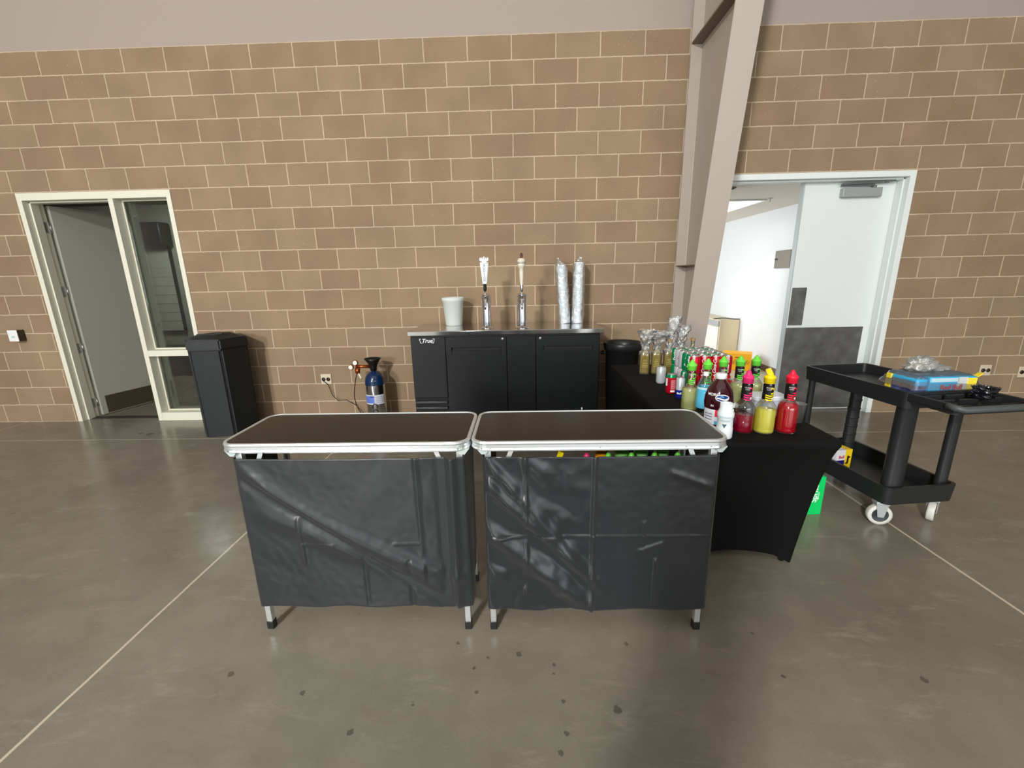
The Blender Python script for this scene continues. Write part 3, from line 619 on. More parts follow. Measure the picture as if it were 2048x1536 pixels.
# ------------------------------------------------------------------ portable bar tables
TOPB = mat('dark_brown_laminate', (26, 22, 20), .24, spec=.28, bump=(500, .15, .0008), var=(30, .08))
SATINS = [mat('black_satin_cloth', (38, 41, 44), .36, sheen=.1, bump=(900, .1, .0004)), mat('shiny_black_satin', (36, 39, 42), .27, sheen=.1, bump=(900, .08, .0004))]
def crease(d, w): return exp(-(d / w) ** 2)
def bar_table(x0, x1, lx0, lx1, label, mode):
    t = thing('portable_bar', label, 'bar table', (0, 0, 0)); yF, yB = -3.008, -2.625
    bm = B(); prism(bm, rrect(x0 + .008, x1 - .008, yF + .008, yB - .008, .05), .872, .899); obj('tabletop', bm, TOPB, t)
    # aluminium rim: swept profile round the rounded rectangle
    prof = [(.0, .868), (-.003, .866), (-.006, .869), (-.0035, .876), (-.0035, .889), (-.006, .895), (-.003, .9015), (.006, .9025), (.009, .899), (.009, .866)]
    bm = B(); rings = []
    for (o_, z) in prof: rings.append([bm.verts.new((x, y, z)) for x, y in rrect(x0 + o_ + .001, x1 - o_ - .001, yF + o_, yB - o_, .056 - o_, 8)])
    n = len(rings[0])
    for i in range(len(rings)):
        a, b = rings[i], rings[(i + 1) % len(rings)]
        for k in range(n): f = bm.faces.new([a[k], a[(k + 1) % n], b[(k + 1) % n], b[k]])
    rim = obj('aluminium_rim', bm, ALU, t)
    for fx in (.04, .075, .17, .5, .83, .925, .96):
        bm = B(); lathe(bm, [(.0045, 0), (.0035, .002), (0, .0028)], 8); bmesh.ops.rotate(bm, verts=bm.verts, matrix=Matrix.Rotation(pi / 2, 3, 'X')); bmesh.ops.translate(bm, verts=bm.verts, vec=(x0 + fx * (x1 - x0), yF - .002, .874))
        obj('rivet', bm, mat('rivet_steel', (150, 154, 156), .3, .8), rim)
    for lx in (lx0, lx1):
        for ly in (-2.962, -2.655):
            bm = B(); box(bm, lx - .0125, lx + .0125, ly - .0125, ly + .0125, .035, .872, .002); lg = obj('leg', bm, ALU, t)
            bm = B(); box(bm, lx - .015, lx + .015, ly - .015, ly + .015, 0, .04, .003); obj('rubber_foot', bm, BLACK_PL, lg)
    for s, lx in ((1, lx0), (-1, lx1)):
        bm = B(); bar(bm, (lx + s * .10, -2.975, .868), (lx + s * .015, -2.975, .66), .018, .004); obj('brace', bm, ALU, t)
        bm = B(); xx = lx - s * .012
        a = [(xx - .03, .866), (xx + .022, .866), (xx + .004, .842), (xx - .012, .842)] if s > 0 else [(xx - .022, .866), (xx + .03, .866), (xx + .012, .842), (xx - .004, .842)]
        q = [bm.verts.new((p, -2.99, z)) for p, z in a]; w = [bm.verts.new((p, -2.955, z)) for p, z in a]; bm.faces.new(q); bm.faces.new(w[::-1])
        for k in range(4): bm.faces.new([q[k], w[k], w[(k + 1) % 4], q[(k + 1) % 4]])
        obj('corner_bracket', bm, mat('grey_nylon', (176, 188, 186), .4), t)
    bm = B(); box(bm, lx0 + .014, lx1 - .014, -2.95, -2.665, .485, .497); obj('inner_shelf', bm, BLACK_SOFT, t)
    bm = B(); box(bm, lx0, lx1, -2.968, -2.956, .845, .857); box(bm, lx0, lx1, -2.661, -2.649, .845, .857); obj('cross_rail', bm, ALU, t)
    # skirt: front and two sides in one cloth
    zt, zb = .829, (.128 if mode == 0 else .112); Lf = lx1 - lx0 + .036; Ls = .29
    xa, xb = lx0 - .018, lx1 + .018
    def wr(s, v):
        """outward push of the cloth; s 0..1 across the front, v 0 bottom..1 top"""
        if mode == 0:
            d = .010 * crease((v - .97 + .95 * s + .05 * sin(6 * s)), .05) * (s < .8) * min(1, s * 8) - .008 * crease((v - .88 + .95 * s), .035) * min(1, s * 8)
            d += .009 * crease(v - .70 + .62 * s, .07) * sin(pi * min(1, s * 1.1)) + .006 * crease(v - .42 + .42 * (s - .5), .05) * max(0, s - .35) * 2
            d -= .006 * crease(s - .52, .006) * (v < .5) * max(0, sin(v * 6.3 * 1.3)) + .005 * crease(s - .73, .008) * (v < .35)
            d += .004 * crease(s - .245, .008) * (.3 < v < .62) + .003 * crease(v - .445, .006) * ((.24 < s < .4) or (.66 < s < .78))
            d -= .014 * crease(s - .90, .018) * (1 - .3 * v); d += .014 * crease(s - .945, .02)
            d += .004 * crease(s - .79, .01) * v
        else:
            lf = max(0, min(1, (.55 - s) * 5))
            d = .012 * lf * crease(v - .86 + 1.35 * s, .05) - .010 * lf * crease(v - .76 + 1.3 * s, .04) + .012 * lf * crease(v - .55 + 1.1 * s, .06) - .008 * lf * crease(v - .42 + 1.2 * s, .05)
            d += .010 * crease(v - 1.0 + 1.6 * s, .05) * lf
            d += .006 * lf * noise.noise(Vector((s * 14, v * 9, 3))) + .008 * lf * noise.noise(Vector((s * 5 + v * 4, v * 5, 8)))
            d += .007 * crease(s - .478, .0065) + .005 * crease(s - .18, .008) * (v > .1) + .004 * crease(v - .50, .006) * (1 if s < .5 else .35)
            d += .004 * crease(s - .76, .006) * (.03 < v < .35) + .004 * crease(v - .43 - .5 * (s - .73), .008) * (.68 < s < .79) + .003 * crease(s - .70, .006) * (.4 < v < .6)
            d += .004 * crease(v - .9 + .5 * (s - .8), .02) * (s > .8)
        d *= 1.6
        d += .0022 * noise.noise(Vector((s * 7, v * 6, mode * 5))) + .001 * noise.noise(Vector((s * 30, v * 22, mode * 5)))
        return max(d, -.003)
    tot = Lf + 2 * Ls; nu = 250; nvv = 110
    def f(u, v):
        q = u * tot
        sag = .004 * sin(pi * max(0, min(1, (q - Ls) / Lf))) * (v > .9)
        hem = .004 * sin(q * 21 + mode) * (1 - v) ** 6; ext = .0
        z = zb + hem + (zt - sag - zb) * v
        if mode == 1 and q < Ls + .08: z = zb + hem + (zt - zb) * v + .0
        if q < Ls: return (xa - .002 - .008 * noise.noise(Vector((q * 9, v * 5, 1))) ** 2, -2.98 + (Ls - q), z)
        if q > Ls + Lf: return (xb + .002 + .01 * sin(q * 16) * (1 - v), -2.98 + (q - Ls - Lf), z)
        s = (q - Ls) / Lf
        return (xa + s * (xb - xa), -2.984 - wr(s, v) * min(1, s * 40) * min(1, (1 - s) * 40), z)
    bm = B(); sheet(bm, nu, nvv, f); obj('cloth_skirt', bm, SATINS[mode], t, solid=.0016)
    return t
bar_table(1.712, 2.695, 1.763, 2.655, 'portable bar table with smooth diagonal-creased black skirt, nearer the charcoal bin', 0)
bar_table(2.708, 3.698, 2.768, 3.655, 'portable bar table with shiny crumpled black skirt, beside the spandex-covered table', 1)

# ------------------------------------------------------------------ folding table and its stretch cover
TX0, TX1, TY0, TY1, TZ = 3.682, 4.385, -2.67, -.86, .745
t = thing('folding_table', 'folding table hidden under the black stretch cover that holds the drinks', 'table', (0, 0, 0))
bm = B(); prism(bm, rrect(TX0 + .015, TX1 - .015, TY0 + .015, TY1 - .015, .03), TZ - .05, TZ - .006); obj('tabletop', bm, mat('grey_table_plastic', (150, 150, 148), .5), t)
for x in (TX0 + .09, TX1 - .09):
    for y in (TY0 + .17, TY1 - .17): bm = B(); tube(bm, [(x, y, 0), (x, y, TZ - .05)], .014, 10); obj('leg', bm, BLACK_PL, t)
bm = B()
def cover(u, v):
    # u round the perimeter, v 0 hem .. 1 table edge
    W, D = TX1 - TX0, TY1 - TY0; P = 2 * (W + D); q = u * P
    if q < W: s = q / W; p = Vector((TX0 + q, TY0)); nrm = Vector((0, -1)); L_ = W
    elif q < W + D: s = (q - W) / D; p = Vector((TX1, TY0 + q - W)); nrm = Vector((1, 0)); L_ = D
    elif q < 2 * W + D: s = (q - W - D) / W; p = Vector((TX1 - (q - W - D), TY1)); nrm = Vector((0, 1)); L_ = W
    else: s = (q - 2 * W - D) / D; p = Vector((TX0, TY1 - (q - 2 * W - D))); nrm = Vector((-1, 0)); L_ = D
    c = Vector(((TX0 + TX1) / 2, (TY0 + TY1) / 2)); k = 1 - v
    foot = Vector((c.x + (p.x - c.x) * (1 - .055 / (W / 2)), c.y + (p.y - c.y) * (1 - .135 / (D / 2))))
    mid = sin(pi * s)
    x = p.x + (foot.x - p.x) * max(0, (k - .05) / .95) ** .62; y = p.y + (foot.y - p.y) * max(0, (k - .05) / .95) ** .62
    pull = (.05 if L_ == W else .10) * mid * max(0, min(1, (k - .1) / .9)) ** 1.3
    x -= nrm.x * pull; y -= nrm.y * pull
    rise = .03 * min(1, mid * 2.2) + (.02 if L_ == W else .07) * mid
    z = (TZ + .004) * v + rise * k
    return (x, y, z)
nuP = 240; g = sheet(bm, nuP, 26, cover)
# top panel
topv = [g[i][26] for i in range(nuP)]
cv = [bm.verts.new((v.co.x + (4.02 - v.co.x) * .03, v.co.y + (-1.77 - v.co.y) * .02, TZ + .0065)) for v in topv]
for i in range(nuP): f = bm.faces.new([topv[i], topv[(i + 1) % nuP], cv[(i + 1) % nuP], cv[i]]); f.smooth = False
bm.faces.new(cv)
bmesh.ops.remove_doubles(bm, verts=bm.verts, dist=.0004)
o = obj('stretch_cover', bm, mat('black_spandex', (12, 12, 12), .85, spec=.2, bump=(700, .12, .0004)), None)
tag(o, 'black spandex cover stretched over the long drinks table with feet pockets', 'tablecloth')
ZT = .7525

# ------------------------------------------------------------------ drinks
def shift(bm, x, y, z): bmesh.ops.translate(bm, verts=bm.verts, vec=(x, y, z))
BOT = film('clear_bottle', (250, 252, 251), .16, .06)
def mixer(x, y, z, cap_rgb, cap_name, liq, level, label, rot=0., h=.31, k=1., tip=0., lab2=None, group=None, neck_dark=True, cat='bottle'):
    t = thing('mixer_bottle', label, cat, (x, y, z), rot, group)
    rb = .0455; zs = h * .43; zn = h * .52; zc = h * .80
    prof = [(0, 0), (rb * .8, 0), (rb * .97, .006), (rb, .016), (rb * .975, .022), (rb, .03), (rb, zs - .03), (rb * .99, zs - .022), (rb, zs - .016), (rb * .96, zs), (rb * .8, zs + .012), (rb * .55, zn), (.0225, zn + .008), (.021, zc), (.019, zc + .004)]
    bm = B(); lathe(bm, prof, 28, cap=False); obj('bottle_body', bm, BOT, t)
    lv = level
    inner = [(0, .003)] + [(max(.001, r - .0022), max(.003, zz)) for r, zz in prof[1:] if zz < lv and r > .02]
    rl = inner[-1][0]
    for (ra, za), (rc, zc_) in zip(prof, prof[1:]):
        if za <= lv <= zc_ and zc_ > za: rl = ra + (rc - ra) * (lv - za) / (zc_ - za) - .0022
    inner += [(rl, lv), (0, lv)]
    bm = B(); lathe(bm, inner, 28, cap=False); obj('liquid', bm, liq, t)
    cm = mat(cap_name, cap_rgb, .35)
    bm = B(); lathe(bm, [(.020, zc - .002), (.0245, zc), (.0245, zc + .022 * k), (.0265, zc + .024 * k), (.0265, zc + .030 * k), (.022, zc + .035 * k), (.015, zc + .04 * k), (.0125, zc + .048 * k)], 20, cap=False)
    if tip: 
        M = Matrix.Translation((0, 0, zc + .045)) @ Matrix.Rotation(tip, 4, 'Y'); box(bm, -.012, .012, -.012, .012, -.008, .026, .002, M=M)
    else: lathe(bm, [(.0125, zc + .046 * k), (.009, h - .006), (.004, h), (0, h)], 16, cap=False)
    obj('cap', bm, cm, t)
    # neck label
    lz0, lz1 = zn + .008, zc - .008
    bm = B(); sheet(bm, 24, 1, lambda u, v: (.0238 * sin(2 * pi * u), -.0238 * cos(2 * pi * u), lz0 + (lz1 - lz0) * v)); obj('label', bm, mat('label_black', (22, 20, 22), .35) if neck_dark else film('label_clear', (230, 235, 230), .2), t)
    a0 = -rot; cmid = (lz0 + lz1) / 2
    bm = arc_bm(.0095, .0165, -2.0, 2.3); wrapv(bm, .0238, a0 + .25, cmid + .008, .0006); obj('label_swirl', bm, cm, t)
    bm = B()
    for q in range(3):
        b2 = B(); sheet(b2, 10, 1, lambda u, v: (-.022 + .044 * u, -.003 - .004 * sin(pi * u) + .006 * v - q * .0105, 0)); wrapv(b2, .0238, a0, cmid - .012, .0007)
        me = bpy.data.meshes.new('s'); b2.to_mesh(me); bm.from_mesh(me); b2.free(); bpy.data.meshes.remove(me)
    obj('label_bands', bm, cm, t)
    wtext('FINEST', .0085, lgm, t, .0238, a0 - .35, lz1 - .012); wtext('CALL', .0085, lgm, t, .0238, a0 - .35, lz1 - .021)
    bm = disc_bm(.0055, .0055); wrapv(bm, .0238, a0 + .45, lz0 + .006, .001); obj('label_seal', bm, lgm, t)
    return t
GRN = ((112, 222, 70), 'lime_cap')
LIME = liquid('lime_mix', (216, 220, 156), .08); REDL = liquid('grenadine', (214, 22, 44), .04); YEL = liquid('lemon_mix', (255, 248, 112), .04); PNK = liquid('cherry_mix', (172, 20, 56), .08)
A = -.45   # labels turn a little towards the viewpoint
mixer(3.991, -2.53, ZT, (236, 50, 120), 'pink_cap', PNK, .085, 'mixer bottle with pink cap, a third full of dark red mix', -.5)
mixer(4.087, -2.540, ZT, (250, 226, 20), 'yellow_cap', YEL, .118, 'mixer bottle with yellow cap bent sideways, full of yellow mix', -.5, tip=-.5)
mixer(4.192, -2.540, ZT, (240, 30, 62), 'red_cap', REDL, .150, 'mixer bottle with red cap, full of bright red mix at the table end', -.55)
gp = [(3.866, -2.165), (3.964, -2.14), (4.082, -2.075), (4.183, -2.068), (4.279, -2.06)]
gl = ['lime mixer bottle with green cap beside the small blue-and-silver can', 'lime mixer bottle with green cap directly behind the blue-labelled water bottle', 'lime mixer bottle with green cap behind the white-capped cranberry jug',
      'lime mixer bottle with green cap in front of the yellow carton', 'lime mixer bottle with green cap, last of the row toward the utility cart']
for (x, y), l in zip(gp, gl): mixer(x, y, ZT, *GRN, LIME, .128, l, -.5, h=.292, neck_dark=(x > 4.1))

# caps peeking from the shelf inside the second bar table
sh = .4975
for x, cap_, nm, lq, lb, y in ((3.06, (250, 226, 20), 'yellow_cap', YEL, 'mixer bottle with yellow cap on the shelf inside the crumpled-skirt bar', -2.89), (3.172, (236, 50, 120), 'pink_cap', PNK, 'mixer bottle with pink cap on the shelf inside the crumpled-skirt bar', -2.89),
                     (3.262, (112, 222, 70), 'lime_cap', LIME, 'green-capped mixer bottle on the bar shelf in front of the orange one', -2.89), (3.357, (112, 222, 70), 'lime_cap', LIME, 'green-capped mixer bottle on the bar shelf next to the orange one', -2.89),
                     (3.452, (112, 222, 70), 'lime_cap', LIME, 'green-capped mixer bottle on the bar shelf, middle of the green row', -2.89), (3.547, (112, 222, 70), 'lime_cap', LIME, 'green-capped mixer bottle on the bar shelf nearest the corner leg', -2.89)):
    mixer(x, y, sh, cap_, nm, lq, .13, lb, -.2, h=.304, tip=(.3 if nm == 'yellow_cap' else 0))
for x, cap_, nm, lb in ((3.255, (255, 170, 30), 'orange_cap', 'tall mixer bottle with ribbed orange cap on the bar shelf'), (3.34, (150, 226, 120), 'pale_lime_cap', 'tall mixer bottle with ribbed pale green cap behind the bar skirt'), (3.425, (150, 226, 120), 'pale_lime_cap', 'tall mixer bottle with ribbed pale green cap, second behind the bar skirt'),
                       (3.515, (150, 226, 120), 'pale_lime_cap', 'tall mixer bottle with ribbed pale green cap closest to the corner bracket')):
    t = thing('mixer_bottle', lb, 'bottle', (x, -2.785, sh))
    bm = B(); lathe(bm, [(0, 0), (.04, 0), (.042, .02), (.042, .14), (.024, .19), (.02, .245)], 22, cap=False); obj('bottle_body', bm, LIME, t)
    bm = B(); lathe(bm, [(.022, .228), (.03, .232), (.031, .244), (.028, .248), (.031, .253), (.032, .262), (.029, .266), (.032, .272), (.030, .29), (0, .292)], 22, cap=False); obj('cap', bm, mat(nm, cap_, .35), t)

# water bottle
t = thing('water_bottle', 'clear water bottle with blue label and white cap on the drinks table', 'bottle', (3.898, -2.28, ZT))
bm = B(); lathe(bm, [(0, .006), (.02, .002), (.034, 0), (.039, .01), (.036, .03), (.039, .045), (.039, .165), (.036, .18), (.028, .205), (.015, .222), (.0135, .235), (0, .235)], 28, cap=False); obj('bottle_body', bm, BOT, t)
bm = B(); sheet(bm, 28, 1, lambda u, v: (.0397 * sin(2 * pi * u), -.0397 * cos(2 * pi * u), .05 + .115 * v)); obj('label', bm, mat('sky_blue_label', (88, 190, 224), .4), t)
bm = B(); sheet(bm, 28, 1, lambda u, v: (.0401 * sin(2 * pi * u), -.0401 * cos(2 * pi * u), .155 + .012 * v)); obj('label_band', bm, mat('pale_blue_label', (200, 232, 240), .4), t)
wm = mat('pale_label_ink', (200, 238, 248), .4)
wtext('kle', .034, wm, t, .0401, .15, .10, bold=.0008); wtext('SPRING WATER', .008, wm, t, .0401, .2, .14); wtext('PURE', .012, wm, t, .0401, .1, .075)
bm = B(); lathe(bm, [(.0145, .226), (.0145, .245), (.013, .247), (0, .247)], 18, cap=False); obj('cap', bm, WHITE_PL, t)

# cranberry jug
t = thing('juice_jug', 'large dark cranberry juice jug with white cap and oval wave logo', 'jug', (3.897, -2.455, ZT))
CR = mat('cranberry_dark', (52, 10, 20), .14, coat=.6)
bm = B(); lathe(bm, [(0, 0), (.058, 0), (.066, .01), (.067, .03), (.065, .105), (.067, .112), (.069, .135), (.066, .165), (.056, .2), (.038, .23), (.024, .245), (.022, .255), (0, .255)], 36, cap=False); obj('jug_body', bm, CR, t)
bm = B(); lathe(bm, [(.023, .252), (.026, .254), (.026, .276), (.024, .279), (0, .279)], 24, cap=False); obj('cap', bm, WHITE_PL, t)
wrapped_patch(mat('label_white', (228, 230, 236), .4), t, .0665, -1.6, -.62, .03, .105)
wrapped_patch(mat('label_red', (220, 40, 66), .4), t, .0665, -.62, .6, .07, .105)
wrapped_patch(mat('label_pale', (206, 214, 232), .4), t, .0665, -.62, .6, .048, .07)
wrapped_patch(mat('label_cyan', (80, 164, 206), .4), t, .0665, -.62, .6, .03, .048)
for k in range(3): wrapped_patch(mat('label_navy', (34, 42, 96), .4), t, .0665, -1.45, -.8, .08 - k * .014, .083 - k * .014, e=.0014)
for rx, ry, m_, e in ((.031, .018, WHITE_PL, .0035), (.027, .0145, mat('logo_blue', (22, 62, 130), .4), .0042)):
    bm = disc_bm(rx, ry); wrapv(bm, .0655, -.22, .168, e); obj('logo_oval', bm, m_, t)
bm = B(); sheet(bm, 14, 1, lambda u, v: (-.024 + .048 * u, -.004 - .006 * sin(pi * u) + .007 * v + .003 * sin(u * 6), 0)); wrapv(bm, .0655, -.22, .168, .0048); obj('logo_wave', bm, WHITE_PL, t)
bm = B(); sheet(bm, 10, 1, lambda u, v: (-.014 + .022 * u, .003 + .003 * sin(pi * u) + .005 * v * sin(pi * u), 0)); wrapv(bm, .0655, -.22, .168, .0048); obj('logo_wave', bm, mat('logo_sky', (120, 190, 230), .4), t)
wtext('MORE', .019, WHITE_PL, t, .0665, -.88, .182, bold=.0004, roll=.0); wtext('IN', .014, WHITE_PL, t, .0685, -.85, .125, bold=.0004)

# small orange-labelled bottle behind the jug
t = thing('juice_bottle', 'small clear bottle with yellow-orange label tucked behind the cranberry jug', 'bottle', (3.925, -2.375, ZT))
bm = B(); lathe(bm, [(0, 0), (.026, 0), (.029, .008), (.029, .085), (.02, .105), (.013, .115), (.013, .125)], 22, cap=False); obj('bottle_body', bm, BOT, t)
bm = B(); lathe(bm, [(.0295, .02), (.0295, .06)], 22, cap=False); obj('label', bm, mat('orange_label', (238, 178, 66), .4), t)
bm = B(); lathe(bm, [(.0293, .06), (.0293, .082)], 22, cap=False); obj('label_band', bm, mat('cream_label', (240, 230, 200), .4), t)
bm = B(); lathe(bm, [(.015, .118), (.015, .132), (0, .133)], 16, cap=False); obj('cap', bm, WHITE_PL, t)

# white creamer bottle
t = thing('creamer_bottle', 'plain white wide-mouth bottle with faint blue print at the bar corner', 'bottle', (3.866, -2.604, ZT), .25)
bm = B(); lathe(bm, [(0, 0), (.033, 0), (.0365, .006), (.0365, .05), (.0345, .055), (.0345, .1), (.037, .105), (.037, .122), (.030, .14), (.0285, .145), (.0285, .168), (.027, .170), (.025, .168), (.025, .14), (0, .138)], 30, cap=False); obj('bottle_body', bm, mat('white_hdpe', (232, 240, 242), .3), t)
bi = mat('creamer_blue_ink', (110, 160, 190), .5)
wtext('NON-DAIRY', .0085, bi, t, .0370, -.75, .108); wtext('CREAMER', .010, bi, t, .0347, -.75, .09); wtext('SWEET', .011, mat('creamer_dark_ink', (70, 90, 110), .5), t, .0347, -.75, .045)
bm = B(); vs = [bm.verts.new(p) for p in ((-.01, .008, 0), (.01, .008, 0), (.0, -.012, 0))]; bm.faces.new(vs); wrapv(bm, .0347, -.75, .067, .001); obj('printed_mark', bm, mat('creamer_teal', (60, 110, 116), .5), t)

# small white jar, tub and cup
t = thing('plastic_jar', 'little white-lidded clear jar between cranberry jug and pink-capped bottle', 'jar', (4.00, -2.41, ZT))
bm = B(); lathe(bm, [(0, 0), (.024, 0), (.026, .006), (.026, .07), (.02, .085), (.016, .09)], 20, cap=False); obj('jar_body', bm, BOT, t)
bm = B(); lathe(bm, [(.018, .088), (.018, .108), (0, .109)], 16, cap=False); obj('lid', bm, WHITE_PL, t)
t = thing('lidded_tub', 'white rectangular lidded tub behind the yellow-capped mixer bottle', 'tub', (4.255, -2.25, ZT))
bm = B(); prism(bm, rrect(-.082, .082, -.055, .055, .02), 0, .09, top=rrect(-.09, .09, -.062, .062, .02)); obj('tub_body', bm, mat('tub_bluish_white', (206, 212, 226), .35), t)
bm = B(); prism(bm, rrect(-.096, .096, -.067, .067, .022), .09, .104); prism(bm, rrect(-.085, .085, -.056, .056, .02), .104, .11); obj('lid', bm, mat('tub_lid_white', (226, 230, 238), .3), t)
t = thing('clear_tumbler', 'small clear plastic tumbler beside the red mixer bottle near the table edge', 'tumbler', (4.335, -2.40, ZT))
bm = B(); lathe(bm, [(0, 0), (.026, 0), (.034, .10), (.035, .101), (.0335, .101), (.0255, .003), (0, .003)], 24, cap=False); obj('cup_body', bm, film('tumbler_plastic', (225, 220, 222), .3, .1, .08), t)

# cans ------------------------------------------------------------
def can_proto(rgb, name, label, txt=None, h=.122, r=.033, text_m=None, extra=None):
    t = thing('soda_can', label, 'can', (0, 0, -5))
    bm = B(); lathe(bm, [(r * .8, .0), (r * .9, .004), (r, .012), (r, h - .016), (r * .84, h - .003)], 24, cap=False); obj('can_body', bm, mat(name, rgb, .28, .35), t)
    bm = B(); lathe(bm, [(r * .84, h - .004), (r * .86, h - .001), (r * .84, h), (r * .78, h - .001), (r * .74, h - .006), (0, h - .006)], 24, cap=False); lathe(bm, [(0, .004), (r * .7, .004), (r * .78, 0), (r * .82, .001)], 24, cap=False)
    box(bm, -.006, .006, -.014, .009, h - .0055, h - .004, .001); obj('can_end', bm, mat('can_aluminium', (214, 216, 216), .25, .9), t)
    if txt: wtext(txt[0], txt[1], text_m or WHITE_PL, t, r, txt[2], h * .55, shear=.35, bold=.0008, roll=txt[3])
    return t
RED = can_proto((200, 16, 40), 'cola_red', '', ('Coca-Cola', .027, 0., pi / 2))
GREEN = can_proto((0, 140, 84), 'lemon_lime_green', '', ('Sprite', .034, 0., pi / 2))
SILV = can_proto((206, 210, 216), 'diet_silver', '', ('Diet', .026, 0., pi / 2), text_m=mat('can_red_ink', (190, 30, 50), .4))
col_w = ['cooler-side column', 'second column', 'third column', 'door-side column']
row_w = ['front row', 'second row', 'third row', 'fourth row', 'fifth row', 'back row']
kind = {0: RED, 1: GREEN, 2: GREEN, 3: SILV, 4: SILV, 5: GREEN}
nm = {id(RED): 'red cola can', id(GREEN): 'green lemon-lime can', id(SILV): 'silver diet can'}
first = {}
for lay in (0, 1):
    for r_ in range(6):
        for c_ in range(4):
            pr_ = kind[r_]
            if r_ in (1, 4) and c_ in (1, 3): pr_ = RED if r_ == 1 else GREEN
            loc = (4.030 + c_ * .0675, -1.795 + r_ * .0675, ZT + lay * .1225)
            dup(pr_, loc, -.45 + random.uniform(-.35, .35), '%s, %s layer of the can stack, %s, %s' % (nm[id(pr_)], 'upper' if lay else 'lower', row_w[r_], col_w[c_]), 'stacked soda cans')
for x, y, pr_, l in ((4.045, -1.955, GREEN, 'green lemon-lime can standing loose before the can stack, between lime bottles'), (4.128, -1.96, SILV, 'silver can standing loose before the can stack, middle of three'), (4.21, -1.95, RED, 'red cola can standing loose before the can stack, nearest the column')):
    dup(pr_, (x, y, ZT), .3, l, 'loose cans before the stack')
dup(SILV, (3.902, -1.535, ZT), 1.9, 'lone silver soda can standing in the open middle of the black table', 'single cans in the open')
for p in (RED, GREEN, SILV):
    for ch in list(p.children): bpy.data.objects.remove(ch)
    bpy.data.objects.remove(p)
t = thing('soda_can', 'red cola can with green top and nutrition print standing alone on the black table', 'can', (3.885, -1.80, ZT), -.5)
r, h = .0345, .128
bm = B(); lathe(bm, [(r * .8, .0), (r * .9, .004), (r, .012), (r, h - .022)], 24, cap=False); obj('can_body', bm, mat('cola_red', (0, 0, 0)), t)
bm = B(); lathe(bm, [(r, h - .022), (r * .98, h - .014), (r * .84, h - .003)], 24, cap=False); obj('can_shoulder', bm, mat('lemon_lime_green', (0, 0, 0)), t)
bm = B(); lathe(bm, [(r * .84, h - .004), (r * .86, h - .001), (r * .84, h), (r * .76, h - .006), (0, h - .006)], 24, cap=False); lathe(bm, [(0, .004), (r * .8, 0)], 24, cap=False); obj('can_end', bm, mat('can_aluminium', (0, 0, 0)), t)
wrapped_patch(mat('can_pink_print', (226, 130, 140), .4), t, r, .15, .95, .03, .092, 'printed_panel'); wrapped_patch(mat('can_white_print', (236, 226, 226), .4), t, r, .1, .9, .012, .024, 'barcode')
wrapped_patch(mat('can_white_print', (0, 0, 0)), t, r, -1.2, -.55, .05, .10, 'printed_panel'); wtext('1', .04, mat('can_dark_red', (120, 8, 20), .4), t, r, -.05, .07, bold=.002)
for k in range(6): wrapped_patch(mat('can_dark_red', (0, 0, 0)), t, r, .2, .9, .036 + k * .009, .0385 + k * .009, 'fine_print', e=.0014)
t = thing('energy_drink_can', 'slim silver and dark blue energy drink can beside the first lime bottle', 'can', (3.898, -1.925, ZT), -.5)
bm = B(); lathe(bm, [(.02, 0), (.0262, .008), (.0262, .055)], 22, cap=False); obj('can_lower', bm, mat('can_navy', (30, 40, 150), .28, .3), t)
bm = B(); lathe(bm, [(.0262, .055), (.0262, .122), (.021, .132)], 22, cap=False); obj('can_upper', bm, mat('can_silver', (214, 220, 224), .28, .5), t)
bm = B(); lathe(bm, [(.021, .131), (.022, .134), (.019, .130), (0, .130)], 22, cap=False); obj('can_end', bm, mat('can_aluminium', (0, 0, 0)), t)
wtext('Bull', .018, lgm, t, .0262, .0, .035, bold=.0005)

